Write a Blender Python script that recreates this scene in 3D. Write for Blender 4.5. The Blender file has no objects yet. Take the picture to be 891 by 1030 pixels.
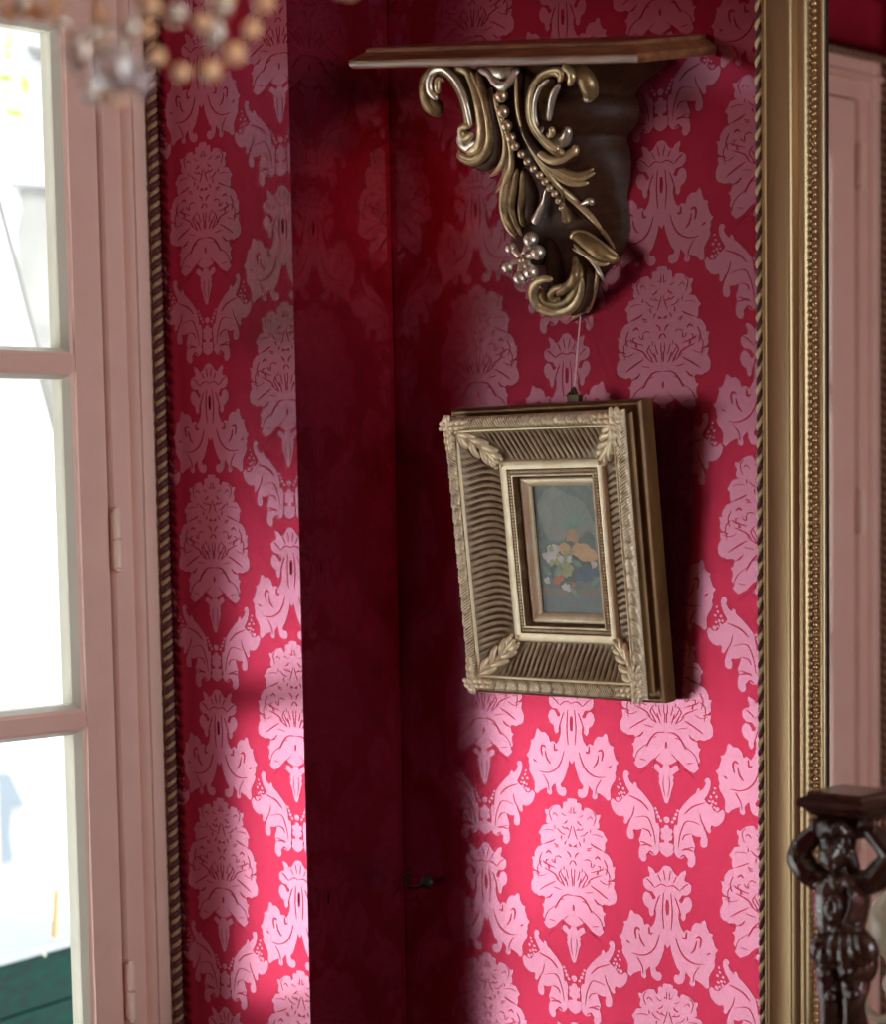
import bpy, bmesh, math, random
from math import sin, cos, pi, radians, atan2, sqrt, exp
from mathutils import Vector, Matrix
from mathutils.geometry import tessellate_polygon
random.seed(7)
SC = bpy.context.scene
COL = SC.collection

# ------------------------------------------------------------------ camera
F, PX, PY = 2300.0, 445.5, 710.0          # focal length and principal point for an 891x1030 frame
YAW, PITCH, ROLL = atan2(.683, .730), radians(5.5), .0176
CAM = Vector((-2.2185, -2.164, 1.6))
fw = Vector((cos(YAW)*cos(PITCH), sin(YAW)*cos(PITCH), -sin(PITCH)))
r0 = Vector((sin(YAW), -cos(YAW), 0)); u0 = r0.cross(fw)
RT = r0*cos(ROLL) - u0*sin(ROLL); UP = r0*sin(ROLL) + u0*cos(ROLL)
def ray(x, y): return fw + RT*((x-PX)/F) + UP*(-(y-PY)/F)
def onx(x, y, v): d = ray(x, y); return CAM + d*((v-CAM.x)/d.x)
def ony(x, y, v): d = ray(x, y); return CAM + d*((v-CAM.y)/d.y)
def far(x, y, t): return CAM + ray(x, y)*t

cd = bpy.data.cameras.new('camera'); cam = bpy.data.objects.new('camera', cd); COL.objects.link(cam)
cd.sensor_fit = 'AUTO'; cd.sensor_width = 36; cd.lens = F/1030*36
cd.shift_y = (PY-515)/1030; cd.clip_start = .05
cam.matrix_world = Matrix(((RT.x, UP.x, -fw.x, CAM.x), (RT.y, UP.y, -fw.y, CAM.y), (RT.z, UP.z, -fw.z, CAM.z), (0, 0, 0, 1)))
cd.dof.use_dof = True; cd.dof.focus_distance = 2.86; cd.dof.aperture_fstop = 4.8
SC.camera = cam
SC.view_settings.view_transform = 'Standard'; SC.view_settings.look = 'None'
SC.view_settings.gamma = 1; SC.view_settings.use_curve_mapping = False
SC.view_settings.exposure = 0
SC.cycles.use_denoising = True
SC.cycles.max_bounces = 10; SC.cycles.transparent_max_bounces = 16
SC.cycles.sample_clamp_indirect = 6

# ------------------------------------------------------------------ materials
def mat(name):
    m = bpy.data.materials.new(name); m.use_nodes = True
    nt = m.node_tree; nt.nodes.clear()
    return m, nt, nt.nodes.new('ShaderNodeOutputMaterial')
def N(nt, t, **k):
    n = nt.nodes.new('ShaderNode'+t)
    for a, b in k.items(): setattr(n, a, b)
    return n
def setin(n, **k):
    for a, b in k.items():
        a = a.replace('_', ' ')
        s = n.inputs[a]
        s.default_value = (*b, 1) if isinstance(b, (tuple, list)) and len(b) == 3 and s.type == 'RGBA' else b
def mixcol(nt, fac, a, b):
    n = N(nt, 'Mix', data_type='RGBA'); n.clamp_factor = True
    if isinstance(fac, (int, float)): n.inputs[0].default_value = fac
    else: nt.links.new(fac, n.inputs[0])
    for i, c in ((6, a), (7, b)):
        if isinstance(c, tuple): n.inputs[i].default_value = (*c, 1)
        else: nt.links.new(c, n.inputs[i])
    return n.outputs[2]
def maprange(nt, v, a, b, c=0, d=1):
    n = N(nt, 'MapRange'); nt.links.new(v, n.inputs[0])
    for i, x in enumerate((a, b, c, d)): n.inputs[i+1].default_value = x
    return n.outputs[0]
def noise(nt, scale, detail=3, rough=.5, stretch=None):
    tc = N(nt, 'TexCoord'); n = N(nt, 'TexNoise'); setin(n, Scale=scale, Detail=detail, Roughness=rough)
    if stretch:
        mp = N(nt, 'Mapping'); mp.inputs['Scale'].default_value = stretch
        nt.links.new(tc.outputs['Object'], mp.inputs[0]); nt.links.new(mp.outputs[0], n.inputs[0])
    else: nt.links.new(tc.outputs['Object'], n.inputs[0])
    return n.outputs['Fac']
def bump(nt, h, strength, dist):
    b = N(nt, 'Bump'); setin(b, Strength=strength, Distance=dist); nt.links.new(h, b.inputs['Height'])
    return b.outputs[0]
def pbr(name, col, rough=.5, metal=0., spec=.5, nz=None, nb=0., col2=None, stretch=None, lo=.4, hi=.65, bdist=.001, **k):
    m, nt, out = mat(name); p = N(nt, 'BsdfPrincipled')
    setin(p, Base_Color=col, Roughness=rough, Metallic=metal); p.inputs['Specular IOR Level'].default_value = spec
    for a, b in k.items(): setin(p, **{a: b})
    if nz:
        f = noise(nt, nz, 4, .6, stretch)
        if col2: nt.links.new(mixcol(nt, maprange(nt, f, lo, hi), col, col2), p.inputs['Base Color'])
        if nb: nt.links.new(bump(nt, f, nb, bdist), p.inputs['Normal'])
    nt.links.new(p.outputs[0], out.inputs[0])
    return m
def satin(name, dif, glo, rough, fac):
    # woven silk: a matt coloured body under a coloured sheen
    m, nt, out = mat(name); d = N(nt, 'BsdfDiffuse'); g = N(nt, 'BsdfAnisotropic', distribution='BECKMANN'); mx = N(nt, 'MixShader')
    setin(d, Color=dif); setin(g, Color=glo, Roughness=rough); mx.inputs[0].default_value = fac
    f = noise(nt, 9, 3, .55); b = bump(nt, f, .08, .01)
    nt.links.new(b, g.inputs['Normal'])
    nt.links.new(d.outputs[0], mx.inputs[1]); nt.links.new(g.outputs[0], mx.inputs[2]); nt.links.new(mx.outputs[0], out.inputs[0])
    return m
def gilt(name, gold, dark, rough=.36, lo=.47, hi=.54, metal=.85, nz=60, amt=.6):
    # gilding rubbed through to brown in the hollows (deeper on the flutes, as painted shade) and worn by patches
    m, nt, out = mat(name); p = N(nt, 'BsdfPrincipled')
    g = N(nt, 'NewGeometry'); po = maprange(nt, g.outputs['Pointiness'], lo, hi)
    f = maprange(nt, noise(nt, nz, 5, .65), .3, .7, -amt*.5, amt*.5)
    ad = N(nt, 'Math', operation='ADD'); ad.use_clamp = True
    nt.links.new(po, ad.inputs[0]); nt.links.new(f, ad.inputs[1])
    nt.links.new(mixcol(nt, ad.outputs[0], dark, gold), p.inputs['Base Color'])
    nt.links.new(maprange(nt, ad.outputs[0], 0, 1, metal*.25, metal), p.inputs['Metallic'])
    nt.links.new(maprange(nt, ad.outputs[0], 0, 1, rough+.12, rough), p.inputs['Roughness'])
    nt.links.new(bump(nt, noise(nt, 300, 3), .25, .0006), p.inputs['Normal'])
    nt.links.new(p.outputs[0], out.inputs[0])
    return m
def emit(name, col, s):
    m, nt, out = mat(name); e = N(nt, 'Emission'); setin(e, Color=col, Strength=s); nt.links.new(e.outputs[0], out.inputs[0]); return m
def pane_glass(name):
    m, nt, out = mat(name); t = N(nt, 'BsdfTransparent'); g = N(nt, 'BsdfGlossy'); fr = N(nt, 'LayerWeight'); pw_ = N(nt, 'Math', operation='POWER'); mx = N(nt, 'MixShader')
    setin(t, Color=(.96, .985, .975)); setin(g, Roughness=.02); fr.inputs[0].default_value = .5; pw_.inputs[1].default_value = 4.5; nt.links.new(fr.outputs['Facing'], pw_.inputs[0]); ma = N(nt, 'Math', operation='MULTIPLY_ADD'); ma.inputs[1].default_value = .92; ma.inputs[2].default_value = .07; nt.links.new(pw_.outputs[0], ma.inputs[0])
    nt.links.new(ma.outputs[0], mx.inputs[0]); nt.links.new(t.outputs[0], mx.inputs[1]); nt.links.new(g.outputs[0], mx.inputs[2])
    nt.links.new(mx.outputs[0], out.inputs[0]); return m

M = {}
M['silk'] = satin('red silk ground', (.100, .0065, .016), (.74, .055, .13), .265, .38)
M['motif'] = satin('pink silk figure', (.112, .0095, .021), (.95, .385, .57), .265, .40)
M['plaster'] = pbr('warm plaster', (.62, .52, .45), .8, nz=8, col2=(.58, .48, .42))
M['floor'] = pbr('oak floor', (.30, .17, .09), .4, nz=6, col2=(.2, .11, .06), stretch=(1, 12, 1))
M['paint'] = pbr('pink beige paint', (.86, .60, .51), .42, nz=14, nb=.05, col2=(.82, .56, .47), bdist=.002)
M['paint_line'] = pbr('dark joint', (.035, .022, .018), .8)  # near-black fill for the gap beside the sash
M['putty'] = pbr('pale putty', (.58, .55, .46), .6)
M['hinge'] = pbr('painted hinge', (.90, .70, .58), .35)
M['glass'] = pane_glass('window glass')
M['rope_gold'] = pbr('gold thread', (.40, .29, .15), .55, .15, nz=200, nb=.4)
M['rope_red'] = pbr('maroon thread', (.10, .02, .025), .6, nz=200, nb=.4)
M['rope_cream'] = pbr('cream gold thread', (.66, .55, .32), .45, .15, nz=200, nb=.4)
M['wood'] = pbr('dark walnut', (.034, .012, .006), .50, 0, .22, nz=9, col2=(.060, .021, .009), stretch=(14, 1.2, 14), nb=.15)
M['wood_edge'] = pbr('red brown polished wood', (.15, .055, .026), .28, nz=7, col2=(.25, .11, .05), stretch=(14, 1.5, 14), nb=.12)
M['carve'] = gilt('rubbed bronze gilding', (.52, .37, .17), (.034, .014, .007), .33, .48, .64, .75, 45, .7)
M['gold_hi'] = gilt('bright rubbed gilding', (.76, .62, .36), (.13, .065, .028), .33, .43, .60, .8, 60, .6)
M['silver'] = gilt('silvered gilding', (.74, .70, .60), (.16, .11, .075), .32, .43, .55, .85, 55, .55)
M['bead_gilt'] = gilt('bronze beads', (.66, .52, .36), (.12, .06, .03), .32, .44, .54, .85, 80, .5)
M['frame_gold'] = gilt('antique frame gold', (.90, .79, .56), (.15, .08, .033), .42, .46, .56, .4, 50, .45)
M['frame_side'] = pbr('bronzed side', (.20, .105, .035), .42, .45, nz=30, col2=(.11, .05, .018), stretch=(1, 1, .4))
M['frame_pale'] = pbr('pale worn gold', (.92, .82, .60), .40, .3, nz=40, col2=(.80, .67, .43))
M['mirror_gold'] = pbr('mirror frame gold', (.37, .265, .135), .30, .6, nz=4, col2=(.31, .215, .10), stretch=(1, 1, .05))
M['mirror_bead'] = pbr('mirror bead gold', (.62, .46, .22), .28, .85)
M['mirror_dark'] = pbr('dark rebate', (.035, .022, .012), .5)
M['mirror'] = pbr('mirror silver', (.80, .80, .78), .02, 1.)
M['ebony'] = pbr('black walnut carving', (.032, .014, .010), .19, 0, .75, nz=26, col2=(.060, .024, .014), nb=.12, bdist=.002)
M['cream'] = pbr('cream glaze', (.66, .58, .44), .25, nz=20, col2=(.5, .42, .3))
M['iron'] = pbr('blackened iron', (.020, .022, .018), .45, .6)
M['nylon'] = pbr('pale pink cord', (.72, .50, .52), .5)
M['hanger'] = pbr('dark hanger metal', (.10, .075, .05), .35, .8)
M['amber'] = pbr('amber glass', (1.0, .66, .36), .14, 0, .8, Coat_Weight=.6, IOR=1.5)
M['smoke'] = pbr('smoky glass', (.86, .80, .70), .06, 0, .6, Transmission_Weight=.8, IOR=1.5)
M['crystal'] = pbr('clear crystal', (1.0, 1.0, 1.0), .02, 0, .8, Transmission_Weight=.85, Coat_Weight=1., IOR=1.55)
M['brass'] = pbr('old brass', (.55, .36, .14), .3, .9)
M['bulb'] = emit('warm lamp bulb', (1.0, .62, .30), 8)
M['white_render'] = pbr('white rendered wall', (.34, .345, .345), .9, nz=1.2, col2=(.30, .31, .315))
M['grey_render'] = pbr('grey stone', (.13, .128, .12), .9, nz=3, col2=(.10, .098, .093))
M['pier_patch'] = pbr('grey pier', (.17, .165, .155), .9, nz=3, col2=(.14, .138, .13))
M['low_bounce_wall'] = pbr('low bounce wall white', (.62, .62, .61), .9, nz=1, col2=(.56, .56, .55))
M['pale_blue'] = pbr('pale blue grey', (.11, .13, .155), .8)
M['pave'] = pbr('pale paving', (.74, .73, .70), .9, nz=2, col2=(.66, .65, .62))
M['green_box'] = pbr('green painted wood', (.001, .026, .018), .7, 0, .04, nz=20, col2=(.008, .012, .013), stretch=(1, 1, 5))
M['canvas_white'] = pbr('white canvas', (.22, .225, .23), .8)
M['stick'] = pbr('bare wood', (.50, .33, .16), .7)
M['shade_hedge'] = pbr('hedge leaves', (.018, .030, .010), .7, nz=3, col2=(.03, .045, .012))
M['leaf'] = pbr('lime leaves', (.25, .50, .05), .6)

# ------------------------------------------------------------------ mesh builder
class MB:
    def __init__(s): s.v = []; s.f = []; s.m = []
    def add(s, vs, fs, mi=0):
        o = len(s.v); s.v += [Vector(v) for v in vs]
        s.f += [tuple(i+o for i in f) for f in fs]; s.m += [mi]*len(fs)
    def box(s, a, b, mi=0, mt=None):
        x0, y0, z0 = a; x1, y1, z1 = b
        vs = [Vector(p) for p in ((x0,y0,z0),(x1,y0,z0),(x1,y1,z0),(x0,y1,z0),(x0,y0,z1),(x1,y0,z1),(x1,y1,z1),(x0,y1,z1))]
        if mt: vs = [mt @ v for v in vs]
        s.add(vs, [(0,3,2,1),(4,5,6,7),(0,1,5,4),(1,2,6,5),(2,3,7,6),(3,0,4,7)], mi)
    def grid(s, rows, mi=0, closed_u=False, closed_v=False, flip=False):
        n = len(rows); k = len(rows[0]); o = []
        for i in range(n if closed_u else n-1):
            for j in range(k if closed_v else k-1):
                a, b = i*k+j, i*k+(j+1) % k; c, d = ((i+1) % n)*k+(j+1) % k, ((i+1) % n)*k+j
                o.append((d, c, b, a) if flip else (a, b, c, d))
        s.add([p for r in rows for p in r], o, mi)
    def sphere(s, c, r, mi=0, nu=12, nv=8, mt=None):
        rr = (r, r, r) if isinstance(r, (int, float)) else r; c = Vector(c)
        vs = [Vector((0, 0, rr[2]))]
        for i in range(1, nv):
            t = pi*i/nv
            vs += [Vector((rr[0]*sin(t)*cos(2*pi*j/nu), rr[1]*sin(t)*sin(2*pi*j/nu), rr[2]*cos(t))) for j in range(nu)]
        vs.append(Vector((0, 0, -rr[2])))
        fs = [(0, 1+j, 1+(j+1) % nu) for j in range(nu)]
        for i in range(nv-2):
            for j in range(nu):
                a = 1+i*nu; fs.append((a+j, a+nu+j, a+nu+(j+1) % nu, a+(j+1) % nu))
        a = 1+(nv-2)*nu; e = len(vs)-1
        fs += [(a+j, e, a+(j+1) % nu) for j in range(nu)]
        s.add([c + (mt @ v if mt else v) for v in vs], fs, mi)
    def tube(s, pts, rad, mi=0, k=10, flat=1., up=None, cap=True):
        pts = [Vector(p) for p in pts]; n = len(pts)
        rad = rad if isinstance(rad, (list, tuple)) else [rad]*n
        T = [(pts[min(i+1, n-1)]-pts[max(i-1, 0)]).normalized() for i in range(n)]
        u = Vector(up) if up else (Vector((0, 0, 1)) if abs(T[0].z) < .9 else Vector((1, 0, 0)))
        rows = []
        for i in range(n):
            u = u - T[i]*u.dot(T[i])
            if u.length < 1e-6: u = T[i].orthogonal()
            u.normalize(); w = T[i].cross(u)
            rows.append([pts[i] + (u*cos(2*pi*j/k)*flat + w*sin(2*pi*j/k))*rad[i] for j in range(k)])
            if up: u = Vector(up)
        o = len(s.v); s.grid(rows, mi, closed_v=True)
        if cap:
            s.f.append(tuple(o+j for j in range(k-1, -1, -1))); s.m.append(mi)
            s.f.append(tuple(o+(n-1)*k+j for j in range(k))); s.m.append(mi)
    def build(s, name, mats, parent=None, smooth=True, angle=40, loc=None, recalc=False):
        me = bpy.data.meshes.new(name); base = Vector(loc) if loc is not None else None
        if base is None and parent is not None: base = wl(parent)
        base = base or Vector((0, 0, 0))
        me.from_pydata([v-base for v in s.v], [], s.f)
        mats = mats if isinstance(mats, (list, tuple)) else [mats]
        for m in mats: me.materials.append(M[m] if isinstance(m, str) else m)
        me.polygons.foreach_set('material_index', s.m)
        if recalc:
            bm = bmesh.new(); bm.from_mesh(me); bmesh.ops.recalc_face_normals(bm, faces=bm.faces); bm.to_mesh(me); bm.free()
        if smooth:
            me.shade_smooth()
            if angle < 180: me.set_sharp_from_angle(angle=radians(angle))
        o = bpy.data.objects.new(name, me); COL.objects.link(o)
        if parent is not None:
            o.parent = parent; o.location = base - wl(parent)
        else: o.location = base
        return o
def wl(o):
    v = Vector(o.location)
    while o.parent is not None: o = o.parent; v += Vector(o.location)
    return v
def thing(name, label, cat, loc, group=None):
    o = bpy.data.objects.new(name, None); COL.objects.link(o); o.location = loc; o.empty_display_size = .05
    o['label'] = label; o['category'] = cat
    if group: o['group'] = group
    return o
def tag(o, label, cat, group=None):
    o['label'] = label; o['category'] = cat
    if group: o['group'] = group
    return o
def struct(o, label=None, cat=None):
    o['kind'] = 'structure'
    if label: o['label'] = label
    if cat: o['category'] = cat
    return o
def cr(pts, n=8):
    """Catmull-Rom through points of any length (x, y, ...)"""
    P = [tuple(p) for p in pts]; P = [P[0]] + P + [P[-1]]; out = []
    for i in range(1, len(P)-2):
        for j in range(n):
            t = j/n
            out.append(tuple(.5*((2*b)+(-a+c)*t+(2*a-5*b+4*c-d)*t*t+(-a+3*b-3*c+d)*t**3)
                             for a, b, c, d in zip(P[i-1], P[i], P[i+1], P[i+2])))
    out.append(P[-2]); return out
def lerp(a, b, t): return a+(b-a)*t

# ------------------------------------------------------------------ damask figure (millimetres; u across, v down from the crown of the bouquet)
def conv(pts, X0, Y0, sl, ku, kv, v0=0): return [((x-X0)*ku, (y-Y0-sl*(x-X0))*kv+v0) for x, y in pts]
cA = lambda p: conv(p, 433, 72, .115, .187, .1502)
cB = lambda p: cA([(x, y+721) for x, y in p])
cV = lambda p: conv(p, 453, 345, .127, .190, .1535, 212.6)
cP = lambda p: conv(p, 441, 690, .18, .194, .157, 393.)
def smooth2(p, n=3): return [q for q in cr(p+[p[0]], n)][:-1]
def circ(x, y, r, f=1.0, n=10): return [(x+r*f*cos(2*pi*i/n), y+r*sin(2*pi*i/n)) for i in range(n)]
AX = []       # shapes crossing the axis: right half, mirrored into one outline
OFF = []      # shapes off the axis: mirrored as two
VEIN = []     # ground-coloured lines (points, width mm)
AX.append(cA([(433,70),(450,68),(476,82),(474,108),(497,106),(517,125),(512,158),(528,180),(545,148),(575,152),(605,165),(632,190),(650,212),(680,208),(678,240),(662,262),(672,300),(668,326),(645,330),(672,342),(700,352),(722,395),(742,425),(718,450),(722,490),(712,522),(690,508),(712,530),(745,548),(772,590),(782,620),(780,648),(808,650),(795,690),(800,735),(772,772)]) +
          cB([(800,55),(795,80),(790,105),(808,140),(816,175),(810,222),(785,245),(745,258),(712,245),(690,250),(690,275),(698,310),(720,325),(702,345),(700,385),(712,420),(685,455),(705,472),(690,495),(660,520),(625,500),(595,478),(565,440),(532,405),(500,425),(470,440),(433,448)]))
AX.append(cB([(433,440),(455,448),(470,480),(495,455),(520,450),(550,488),(515,505),(485,530),(498,552),(486,570),(496,600),(480,640),(465,700),(448,755),(433,765)]))
OFF.append(cV([(505,720),(515,640),(508,560),(520,515),(540,520),(545,470),(558,400),(600,345),(650,295),(690,265),(700,230),(718,226),(724,252),(752,228),(770,192),(756,168),(772,147),(796,150),(809,178),(806,218),(788,268),(757,318),(776,344),(812,375),(836,416),(866,424),(900,400),(920,432),(906,490),(872,526),(836,536),(814,522),(802,542),(809,576),(792,589),(776,571),(765,546),(746,536),(765,580),(782,640),(777,690),(752,703),(726,691),(722,650),(731,615),(690,612),(655,592),(661,620),(669,650),(683,690),(670,725),(684,780),(682,830),(656,861),(628,852),(617,820),(626,792),(600,770),(570,790),(540,780),(520,750)]))
for x, y, r in ((500,492,13),(518,464,15),(530,433,13),(543,403,12),(808,300,12),(822,338,13),(796,332,10),(832,268,11),(852,300,12),(812,364,11),(846,352,11),(858,398,17),(834,384,10),(840,232,10)):
    OFF.append(cV(circ(x, y, r)))
AX.append(cV([(453,448),(472,456),(480,476),(470,496),(453,502)]))
AX.append(cV([(453,515),(470,522),(476,545),(495,548),(505,570),(492,592),(503,612),(495,640),(475,640),(470,660),(500,668),(520,690),(515,730),(490,760),(453,775)]))
AX.append(cP([(441,28),(468,38),(488,72),(505,100),(530,118),(552,88),(590,75),(592,105),(580,130),(582,158),(610,170),(634,198),(630,245),(602,270),(560,268),(545,290),(560,318),(582,288),(610,282),(632,310),(640,352),(622,395),(590,412),(586,455),(570,474),(550,452),(546,420),(532,398),(530,450),(540,500),(556,535),(572,560),(586,545),(600,540),(626,556),(638,512),(668,487),(706,495),(716,480),(733,470),(746,490),(752,530),(770,570),(800,585),(790,610),(797,625),(806,660),(815,690),(838,715),(815,740),(818,770),(806,800),(814,825),(805,855),(780,890),(764,925),(768,1005),(742,1015),(720,985),(690,962),(655,940),(657,985),(632,997),(612,975),(620,930),(585,880),(575,940),(560,968),(525,978),(495,960),(487,925),(500,900),(530,905),(540,880),(512,840),(490,780),(472,720),(462,660),(441,690)]))
def vein(f, pts, w): VEIN.append((f(pts), w))
vein(cB, [(440,178),(500,188),(550,235),(590,320)], 2.2); vein(cB, [(590,90),(660,140),(735,200)], 2.2); vein(cB, [(560,70),(600,30),(690,0)], 2)
vein(cB, [(440,100),(440,20)], 1.5); vein(cB, [(480,110),(505,30)], 1.8); vein(cB, [(510,115),(545,50)], 1.8); vein(cB, [(620,205),(650,245),(670,250)], 2.4)
vein(cB, [(433,255),(433,308)], 3.5); vein(cB, [(600,440),(655,435)], 1.4); vein(cB, [(735,55),(785,40)], 2.2); vein(cB, [(510,225),(560,250),(600,330)], 1.6)
vein(cA, [(478,262),(492,285),(515,300)], 2.0); vein(cA, [(530,322),(505,338),(470,335)], 1.6); vein(cA, [(500,392),(540,380),(570,350)], 1.4); vein(cA, [(440,300),(455,360),(475,420)], 1.2)
vein(cA, [(590,452),(630,480),(690,512)], 2.2); vein(cA, [(535,600),(560,588),(595,608)], 1.6); vein(cA, [(630,585),(650,565),(675,590)], 2.6); vein(cA, [(450,560),(485,530)], 2)
vein(cA, [(565,250),(595,225),(610,250)], 1.3); vein(cA, [(590,700),(680,680),(700,660)], 2); vein(cA, [(440,480),(470,465)], 2.2); vein(cA, [(710,590),(735,660),(720,720)], 1.6)
vein(cA, [(445,140),(445,200)], 1.2); vein(cA, [(610,180),(640,230),(620,300)], 1.2); vein(cA, [(700,400),(650,380),(600,380)], 1.2); vein(cA, [(530,690),(560,740),(540,780)], 1.6)
vein(cV, [(545,700),(560,600),(600,500),(650,490),(720,520)], 1.4); vein(cV, [(600,430),(660,375),(760,345)], 2.4); vein(cV, [(575,720),(610,710),(665,730)], 2.6); vein(cV, [(650,590),(600,600),(580,640)], 1.8)
vein(cV, [(720,430),(735,500),(765,550)], 1.3); vein(cV, [(610,790),(590,760),(560,780)], 2.2); vein(cV, [(600,720),(640,700),(670,700)], 1.5)
vein(cP, [(441,195),(490,190),(540,235)], 1.6); vein(cP, [(445,300),(443,420)], 4.5); vein(cP, [(470,250),(480,400),(470,540)], 1.6); vein(cP, [(545,230),(575,200),(610,180)], 1.6)
vein(cP, [(505,600),(535,700),(580,770),(650,815),(725,822)], 2.2); vein(cP, [(665,610),(690,600),(705,630),(695,690)], 3.2); vein(cP, [(670,640),(655,700),(625,735)], 2.4); vein(cP, [(750,750),(775,735)], 2.4)
vein(cP, [(540,300),(560,325)], 6); vein(cP, [(560,600),(585,612),(590,560)], 3); vein(cP, [(470,70),(455,150)], 1.2); vein(cP, [(515,120),(490,170)], 1.2); vein(cP, [(550,430),(520,330),(500,280)], 1.6); vein(cP, [(640,960),(650,900),(690,840)], 1.4)

for i in range(0, 9, 2):      # ribs fanning up from the waist of the bouquet
    a = radians(6+i*9.5); r1 = (26, 30, 27, 33, 30, 36, 33, 38, 34)[i]
    VEIN.append(([((16+i*.4)*sin(a), 122-(16+i*.4)*cos(a)*1.2), (r1*.75*sin(a)+.6, 122-r1*.75*cos(a)*1.22), (r1*sin(a), 122-r1*cos(a)*1.25)], 1.25))
rv = random.Random(3)
for i in range(30):     # small broken touches among the flowers
    u_, v_ = rv.uniform(1, 46), rv.uniform(16, 92)
    if u_ > 22+ (v_-16)*.33: continue
    a = rv.uniform(0, pi); l = rv.uniform(2.2, 4.6)
    VEIN.append(([(u_-l*cos(a), v_-l*sin(a)*.8), (u_+.8*sin(a), v_-.8*cos(a)), (u_+l*cos(a), v_+l*sin(a)*.8)], rv.uniform(1.0, 1.9)))
for p, w_ in (([(52,84),(60,92),(58,108)],1.2), ([(38,128),(52,134),(64,128)],1.1), ([(44,100),(54,104),(64,101)],1.1), ([(30,140),(44,150),(50,164)],1.1), ([(8,150),(18,160),(20,178)],.9), ([(24,168),(34,172),(44,180)],1.0), ([(4,178),(5,190),(2,204)],.9)): VEIN.append((p, w_))
def patch_polys():
    P, V = [], []
    for h in AX: P.append(h + [(-u, v) for u, v in reversed(h) if abs(u) > .3])
    for h in OFF: P.append(h); P.append([(-u, v) for u, v in reversed(h)])
    for pts, w in VEIN:
        c = cr(pts, 4); n = len(c)
        L, R = [], []
        for i, (x, y) in enumerate(c):
            a, b = c[max(i-1, 0)], c[min(i+1, n-1)]; dx, dy = b[0]-a[0], b[1]-a[1]; l = math.hypot(dx, dy) or 1
            t = i/(n-1); ww = w*.42*(.15+.85*sin(pi*min(max(t, .04), .96))**.6)
            L.append((x-dy/l*ww, y+dx/l*ww)); R.append((x+dy/l*ww, y-dx/l*ww))
        q = L+R[::-1]; V.append(q); V.append([(-u, v) for u, v in reversed(q)])
    return P, V
PP, PV = patch_polys()
TRI = []
for lst, mi, off in ((PP, 1, .0004), (PV, 0, .0008)):
    for q in lst:
        for t in tessellate_polygon([[Vector((u, v, 0)) for u, v in q]]):
            poly = [(q[i][0]/1000, q[i][1]/1000) for i in t]
            lo_, hi_ = min(p[0] for p in poly), max(p[0] for p in poly); kx = math.floor(lo_/.018)
            while kx*.018 < hi_:        # cut into narrow strips so the figure follows the padding
                c_ = poly
                for lim, sg in ((kx*.018, 1), ((kx+1)*.018, -1)):
                    o_ = []
                    for i_, p in enumerate(c_):
                        r_ = c_[i_-1]; dp, dr = sg*(p[0]-lim), sg*(r_[0]-lim)
                        if (dp >= 0) != (dr >= 0): f_ = dr/(dr-dp); o_.append((lim, r_[1]+(p[1]-r_[1])*f_))
                        if dp >= 0: o_.append(p)
                    c_ = o_
                if len(c_) > 2: TRI.append((c_, mi, off))
                kx += 1
REP_V, REP_U = .438, .1515
def damask(mb, tops, place, inside, clips):
    """tops: (u0, ztop) of each figure; place(u, z, off) -> point; clips: (point, normal) keep the side the normal points to"""
    bm = bmesh.new()
    for u0_, z0_ in tops:
        if not inside(u0_, z0_): continue
        for t, mi, off in TRI:
            try: f = bm.faces.new([bm.verts.new(place(u0_+u, z0_-v, off)) for u, v in t]); f.material_index = mi
            except ValueError: pass
    for co, no in clips:
        bmesh.ops.bisect_plane(bm, geom=bm.verts[:]+bm.edges[:]+bm.faces[:], plane_co=co, plane_no=no, clear_inner=True)
    bmesh.ops.remove_doubles(bm, verts=bm.verts[:], dist=1e-5); bm.verts.index_update()
    o = len(mb.v); mb.v += [v.co.copy() for v in bm.verts]
    for f in bm.faces: mb.f.append(tuple(o+v.index for v in f.verts)); mb.m.append(f.material_index)
    bm.free()
def lattice(u_ref, z_ref, nu, nz):
    return [(u_ref+i*REP_U, z_ref+k*REP_V+(REP_V/2 if i % 2 else 0)) for i in range(-nu, nu+1) for k in range(-nz, nz+1)]

# ------------------------------------------------------------------ room shell
XL, YB, ZC = -4.2, -4.4, 3.15          # left wall, back wall, ceiling
XJ, XJ2 = -.1725, -1.665                # right and left jamb of the window opening
YF = .262                               # where the reveal meets the window frame
ZB, ZT = .12, 2.405                     # sill and head of the opening
YO = .40                                # outside face of the window wall
# picture wall: fabric over padding, drawn in towards the corner
def pad(p): return .0110-.0115*(1-exp(-max(p, 0)/.15))
mb = MB()
mb.box((.013, YB-.2, -.1), (.2, YO, ZC+.1))
ps = [i*.02 for i in range(50)]+[1+.1*i for i in range(17)]+[-YB]
mb.grid([[Vector((pad(p), -p, z)) for z in (0, ZC)] for p in ps], 0, flip=True)
damask(mb, lattice(.310, 1.1997, 16, 5), lambda u, z, o: Vector((pad(u)-o, -u, z)), lambda u, z: -.1 < u < 2.4 and .2 < z < 3.5,
       [((0, 0, 0), (0, -1, 0)), ((0, 0, .02), (0, 0, 1)), ((0, 0, ZC), (0, 0, -1)), ((0, -2.3, 0), (0, 1, 0))])
wall_right = struct(mb.build('wall_right', ['silk', 'motif'], angle=30))
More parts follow.
